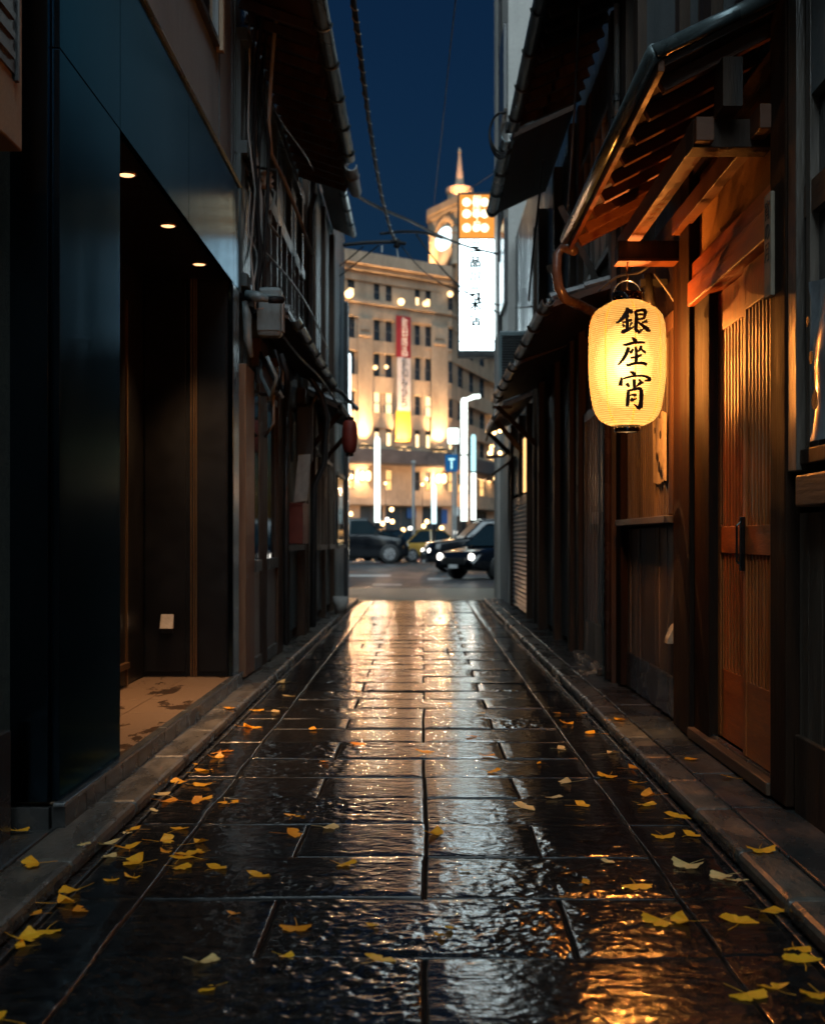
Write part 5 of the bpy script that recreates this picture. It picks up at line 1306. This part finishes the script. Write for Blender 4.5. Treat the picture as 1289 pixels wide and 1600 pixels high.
c = P(708, 681, 52); bx(c[0]-.22, c[0]+.22, 52, 52.1, HZ(693, 52), HZ(669, 52)).build('light_box', M['white_lamp'], t, bevel=.02)
bx(c[0]-.25, c[0]+.25, 52.101, 52.2, HZ(694.5, 52), HZ(667.5, 52)).build('case', M['trim_black'], t)
MB().tube([(c[0]+.1, 52.25, 0), (c[0]+.1, 52.25, HZ(667, 52))], .05, 8).build('post', M['pipe_pale'], t)
t = thing('road_sign', 'blue rectangular road sign beside the tallest glowing pole', 'sign', P(706, 720, 50))
c = P(705.5, 722, 50); bx(c[0]-.25, c[0]+.25, 50, 50.04, HZ(737, 50), HZ(710, 50)).build('plate', emit('blue_plate', (.02,.16,.42), .5), t, bevel=.01)
b = MB(); b.box(c[0]-.03, c[0]+.03, 49.99, 49.998, HZ(733, 50), HZ(718, 50)); b.box(c[0]-.12, c[0]+.12, 49.99, 49.997, HZ(719, 50), HZ(716, 50)); b.build('arrow', M['cyan_lamp'], t)
MB().tube([(c[0]+.05, 50.1, 0), (c[0]+.05, 50.1, HZ(706, 50))], .04, 8).build('post', M['pipe_pale'], t)
t = thing('sign_post', 'thin pale bare post in front of the lower stone storey', 'post', P(646, 765, 60))
c = P(646, 735, 60); MB().tube([(c[0], 60, 0), (c[0], 60, HZ(725, 60))], .07, 8).build('post', M['pipe_pale'], t); MB().lathe((c[0], 60, HZ(722, 60)), [(.1,-.1),(.12,0),(.08,.06)], 8).build('finial', M['pipe_pale'], t)
t = thing('sign_post', 'thin white post with a sign plate before the shop windows', 'post', P(712, 800, 56))
c = P(711.5, 800, 56); MB().tube([(c[0], 56, 0), (c[0], 56, HZ(790, 56))], .06, 8).build('post', M['pipe_pale'], t); bx(c[0]-.15, c[0]+.15, 55.9, 55.94, HZ(806, 56), HZ(792, 56)).build('plate', M['paint'], t)

def car(name, label, loc, yaw, L, Wd, H, paint, kind='sedan', head=False, tail=False, cat='car'):
    """a car built from lofted sections; local +x is its nose"""
    t = thing(name, label, cat, (0,0,0))
    def prof_low(u):   # height of the bonnet/boot line along the car, u 0..1 from tail to nose
        if kind == 'suv': pts = [(0,.60),(.03,.98),(.1,1.02),(.68,1.02),(.72,1.0),(.95,.88),(1,.60)]
        else: pts = [(0,.55),(.03,.86),(.16,.93),(.30,.95),(.68,.92),(.95,.74),(1,.50)]
        return float(np.interp(u, [p[0] for p in pts], [p[1] for p in pts]))*H/1.55
    def ring(u, wf):
        w_ = Wd/2*wf; zt_ = prof_low(u); zb_ = .24 if .06 < u < .94 else .34
        x = (u-.5)*L
        return [(x, -w_*.86, zb_), (x, -w_, zb_+.12), (x, -w_, zt_*.72), (x, -w_*.95, zt_-.06), (x, -w_*.84, zt_), (x, w_*.84, zt_), (x, w_*.95, zt_-.06), (x, w_, zt_*.72), (x, w_, zb_+.12), (x, w_*.86, zb_)]
    b = MB(); us = [0, .02, .06, .12, .2, .3, .45, .6, .7, .8, .9, .95, .985, 1]; n = 10
    for u in us:
        wf = float(np.interp(u, [0,.05,.15,.85,.95,1], [.86,.96,1,1,.95,.80])); b.v += ring(u, wf)
    for i in range(len(us)-1):
        for k in range(n): b.f.append((i*n+k, i*n+(k+1)%n, (i+1)*n+(k+1)%n, (i+1)*n+k))
    b.f += [tuple(range(n)), tuple(range((len(us)-1)*n, len(us)*n))]
    b.build('body', paint, t, smooth=True, bevel=.015)
    g0, g1, r0, r1 = ((.02,.74,.08,.60) if kind == 'suv' else (.14,.74,.30,.58))
    zb_ = prof_low(.4)-.03; w1, w2 = Wd/2*.90, Wd/2*.72
    X = lambda u: (u-.5)*L
    def house(zlo, zhi, flo, fhi):
        q = []
        for z, f in ((zlo, flo), (zhi, fhi)):
            a = X(g0*(1-f)+r0*f); c_ = X(g1*(1-f)+r1*f); w_ = w1*(1-f)+w2*f
            q += [(a,-w_,z),(c_,-w_,z),(c_,w_,z),(a,w_,z)]
        return MB().hexa(q)
    gh = house(zb_, H-.07, 0, .93).build('windows', M['car_glass'], t, bevel=.03)
    house(H-.069, H, .93, 1.0).build('roof', paint, t, bevel=.03)
    pil = MB()
    for sy in (-1, 1):
        for (ua, ub) in ((g0, r0), (g1, r1), (.42, .43)):
            pil.beam((X(ua), sy*(w1+.004), zb_), (X(ub), sy*(w2+.012), H-.05), .07, .03)
    pil.build('pillar', paint, t)
    for sx_ in (-1, 1):
        for sy in (-1, 1):
            cx = sx_*L*.305; rw = .33*H/1.55+.01; yo = sy*(Wd/2-.10)
            a, c_ = (yo-.11, yo+.11)
            wh = MB().lathe((cx, yo, rw), [(rw*.6,-.11),(rw*.95,-.11),(rw,-.08),(rw,.08),(rw*.95,.11),(rw*.6,.11)], 22, axis='y').build('wheel', M['tyre'], t, smooth=True)
            r_ = MB(); r_.lathe((cx, yo+sy*.105, rw), [(.04, sy*.012),(rw*.62, .006*sy),(rw*.66, -.01*sy)], 18, axis='y')
            for k in range(5):
                an = 2*math.pi*k/5; r_.beam((cx, yo+sy*.118, rw), (cx+rw*.6*math.cos(an), yo+sy*.118, rw+rw*.6*math.sin(an)), .05, .02, (0,1,0))
            r_.build('rim', M['rim'], wh)
    for sy in (-1, 1):
        zl = .62*H/1.55
        MB().lathe((L/2-.09, sy*Wd*.35, zl), [(.02,-.06),(.09,-.02),(.10,.03),(.05,.075)], 12, axis='x').build('headlight', M['head'] if head else M['pipe_pale'], t, smooth=True)
        bx(-L/2-.002, -L/2+.09, sy*Wd*.35-.12, sy*Wd*.35+.12, zl+.08, zl+.25).build('taillight', M['tail'] if tail else M['red_paint'], t, bevel=.02)
        MB().beam((X(.68), sy*(Wd/2-.02), zb_+.05), (X(.68), sy*(Wd/2+.12), zb_+.08), .10, .12).build('mirror', paint, t)
    bx(L/2-.03, L/2+.012, -Wd*.26, Wd*.26, .42, .60).build('grille', M['trim_black'], t, bevel=.01)
    bx(L/2+.005, L/2+.02, -.17, .17, .32, .42).build('number_plate', M['paint'], t)
    bx(-L/2-.02, -L/2-.004, -.17, .17, .52, .64).build('number_plate', M['paint'], t)
    t.location = loc; t.rotation_euler = (0, 0, R(yaw))
    return t
car('parked_car', 'black estate car seen side on behind the old houses, showing its front wheel', (P(556, 0, 57)[0], 57, -.006), 8, 4.6, 1.8, 2.02, M['car_black'], 'suv', head=False)
car('parked_car', 'dark car with red tail lights just past the black estate car', (P(596, 0, 63)[0], 63.5, -.006), 150, 4.2, 1.7, 1.55, M['car_black'], 'sedan', tail=True)
car('taxi', 'amber taxi with glowing tail lights beside the big dark car', (P(672, 0, 61)[0], 61, -.006), 28, 4.6, 1.75, 1.55, M['car_gold'], 'sedan', tail=True, cat='taxi')
car('parked_car', 'glossy black car with bright headlight standing at the alley corner', (P(803, 0, 35)[0], 35.9, -.006), 222, 4.5, 1.75, 1.55, M['car_black'], 'sedan', head=True)
car('parked_car', 'dark car partly hidden behind the glossy black car with the bright headlight', (P(768, 0, 42)[0], 42.5, -.006), 190, 4.5, 1.75, 1.75, M['car_black'], 'suv', head=True)
car('parked_car', 'pale distant car showing red lights between the amber taxi and the dark car', (P(634, 0, 75)[0], 76, -.006), 95, 4.3, 1.7, 1.5, M['car_white'], 'sedan', tail=True)
# small warm lights seen across the street: shop and vehicle lamps, each modelled on a thin post
bol = [(541, 806, 70), (548, 803, 90), (598, 818, 90), (605, 812, 92), (613, 815, 95), (630, 828, 95), (641, 826, 88), (618, 833, 90), (606, 834, 80), (592, 835, 80), (662, 822, 96), (690, 825, 92), (711, 832, 80), (667, 815, 99), (627, 850, 70), (655, 858, 64), (700, 846, 55), (612, 796, 97), (739, 823, 48), (770, 816, 44), (584, 829, 72)]
for i, (px, py, y) in enumerate(bol):
    c = P(px, py, y); r = .0017*y
    zz = max(c[2], .25)
    t = thing('distant_light', 'small round distant light, %s counting from the old houses across the street' % ['first','second','third','fourth','fifth','sixth','seventh','eighth','ninth','tenth','eleventh','twelfth','thirteenth','fourteenth','fifteenth','sixteenth','seventeenth','eighteenth','nineteenth','twentieth','twenty-first'][sorted(range(len(bol)), key=lambda k: bol[k][0]).index(i)], 'lamp', (c[0], y, 0), 'small round lights along the street')
    MB().lathe((c[0], y, zz), [(.001,-r),(r*.7,-r*.7),(r,0),(r*.7,r*.7),(.001,r)], 10, close=False).build('globe', M['bulb_warm'] if i % 3 else M['head'], t, smooth=True)
    MB().tube([(c[0], y, 0), (c[0], y, zz-r)], .02, 6).build('post', M['trim_black'], t)

# ================================================================== GINKGO LEAVES
def leaf_mesh(seed, stemlen):
    rs = random.Random(seed); b = MB()
    n = 18; spread = R(rs.uniform(62, 82)); curl = rs.uniform(.25, 1.1); tw_ = rs.uniform(-.5, .5); fold = rs.uniform(-.3, .5)
    rings = [.0, .35, .7, 1.0]
    R0 = .050
    for ri_, rr in enumerate(rings):
        for k in range(n+1):
            f = k/n*2-1; a = f*spread
            edge = 1 + .05*math.sin(k*2.1+seed) + .03*math.sin(k*5.3)
            notch = 1 - .28*math.exp(-(f/.10)**2) if rr > .6 else 1
            r = R0*rr*edge*notch*(1-.12*abs(f)**3)
            x = r*math.sin(a); y = r*math.cos(a)+.004*(rr == 0)
            z = curl*.45*R0*(rr**1.5)*(abs(f)**1.4)*(1+.5*math.sin(f*3+seed)) + fold*R0*.35*rr*math.cos(f*2.2) + .0018*math.sin(f*14+seed)*rr + tw_*x*.5*rr
            b.v.append((x, y, z))
    N = n+1
    for i in range(len(rings)-1):
        for k in range(n): b.f.append((i*N+k, i*N+k+1, (i+1)*N+k+1, (i+1)*N+k))
    zmin = min(v[2] for v in b.v)
    b.v = [(x, y, z-zmin) for x, y, z in b.v]
    nb_ = len(b.v)
    z0 = b.v[0][2]
    bend = rs.uniform(-.02, .02)
    st_ = [(0, .002, z0), (bend*.3, -stemlen*.4, max(z0*.5,.001)+.003), (bend, -stemlen, .002+rs.uniform(0,.012))]
    b.tube(st_, [.0012, .0009, .0010], 5)
    return b
LM = []
for s in range(9):
    for key in ('leaf_gold', 'leaf_amber', 'leaf_pale', 'leaf_green'):
        b = leaf_mesh(s+3, .03+.004*s)
        me = bpy.data.meshes.new('ginkgo_leaf'); me.from_pydata(b.v, [], b.f); me.materials.append(M[key])
        me.polygons.foreach_set('use_smooth', [True]*len(me.polygons))
        LM.append((s, key, me))
leaves = [(27,1297),(64,1350),(128,1318,'s'),(122,1390),(88,1412),(112,1422),(74,1452),(27,1466),(42,1479,'s'),(5,1594),(176,1374,'s'),(209,1370,'s'),(176,1320),(203,1328),(184,1340),(223,1348),(248,1315),(275,1298),(218,1297),(280,1343),(298,1338),(275,1355),(304,1318),(318,1330,'s'),(330,1358),(397,1370),(237,1267,'s'),(263,1243),(256,1251),(298,1253),(315,1247),(352,1252),(323,1225),(288,1220),(298,1225,'s'),(308,1206),(310,1194,'s'),(335,1204,'s'),(333,1184),(343,1175),(352,1173),(380,1136),(395,1138),(400,1110),(422,1112),(356,1108),(449,1088),(444,1067),(496,1139),(556,1164),(504,1191,'s'),(457,1277),(448,1303),(506,1293),(531,1350),(362,1430,'s'),(464,1447),(586,1503),(310,1502),(338,1540),(442,1493,'s'),(576,1447,'s'),
 (746,1114),(743,1151),(665,1177),(758,1180),(763,1205),(670,1302),(814,1264),(726,1361,'s'),(710,1451,'s'),(680,1463,'s'),(869,1170),(884,1130),(877,1115),(912,1115),(930,1146),(948,1178),(982,1201),(952,1211),(993,1225),(894,1222),(902,1259),(846,1193,'s'),(859,1245),(1023,1243),(1003,1256),(1055,1279),(1035,1306),(1073,1306),(1078,1350),(1136,1368),(1153,1378),(992,1381),(907,1380,'s'),(1035,1438),(1078,1440),(1153,1445),(1189,1422),(1239,1480),(1257,1506),(1161,1551),(1214,1548),(1279,1551),(1086,1185),(1143,1216),(1186,1327),(947,1348,'s'),(960,1125),(66,1428,'s'),(205,1300,'s'),(262,1330,'s'),(700,1100,'s'),(560,1080,'s')]
recs = []
for i, lf in enumerate(leaves):
    px, py = lf[0], lf[1]; small = len(lf) > 2
    zt_ = .006
    for _ in range(3):
        x = (px-VX)/(py-VY)*(CH-zt_)
        zt_ = .006 if -1.11 < x < 1.03 else (.050 if x < 1.60 else .05)
        if -1.145 < x < -1.09 or 1.01 < x < 1.065: zt_ = .010
    y = FPX*(CH-zt_)/(py-VY)
    zone = ('left kerb' if x < -1.10 else 'left edge course' if x < -.86 else 'left half of the paving' if x < -.12 else 'middle of the paving' if x < .2 else 'right half of the paving' if x < .78 else 'right edge course' if x < 1.03 else 'pavement before the tavern')
    recs.append([zone, y, x, zt_, small, i])
ORD_MORE = ['thirty-sixth','thirty-seventh','thirty-eighth','thirty-ninth','fortieth','forty-first','forty-second','forty-third','forty-fourth','forty-fifth']
ORD = ['nearest','second','third','fourth','fifth','sixth','seventh','eighth','ninth','tenth','eleventh','twelfth','thirteenth','fourteenth','fifteenth','sixteenth','seventeenth','eighteenth','nineteenth','twentieth','twenty-first','twenty-second','twenty-third','twenty-fourth','twenty-fifth','twenty-sixth','twenty-seventh','twenty-eighth','twenty-ninth','thirtieth','thirty-first','thirty-second','thirty-third','thirty-fourth','thirty-fifth']
ORD += ORD_MORE
cnt = {}
for zone, y, x, z, small, i in sorted(recs, key=lambda r: r[1]):
    k = cnt.get(zone, 0); cnt[zone] = k+1
    rs = random.Random(i*17+3)
    key = rs.choice(['leaf_gold','leaf_gold','leaf_gold','leaf_amber','leaf_pale']) if y > 3.6 else rs.choice(['leaf_gold','leaf_green','leaf_green'])
    if i in (58, 68, 107) and zone: key = 'leaf_pale'
    cand = [m for m in LM if m[1] == key]; me = rs.choice(cand)[2]
    o = bpy.data.objects.new('ginkgo_leaf', me); COL.objects.link(o)
    s = rs.uniform(.50, .68) if small else rs.uniform(.98, 1.30)
    o.location = (x, y, z); o.rotation_euler = (rs.uniform(-.07,.07), rs.uniform(-.07,.07), rs.uniform(0, 6.28)); o.scale = (s, s, s*rs.uniform(.22,.8))
    col = {'leaf_gold':'golden', 'leaf_amber':'amber', 'leaf_pale':'pale', 'leaf_green':'greenish yellow'}[key]
    props(o, '%s%s fallen ginkgo leaf, %s on the %s' % ('small ' if small else '', col, ORD[k] + ('' if k == 0 else ' nearest'), zone), 'leaf', 'fallen ginkgo leaves')
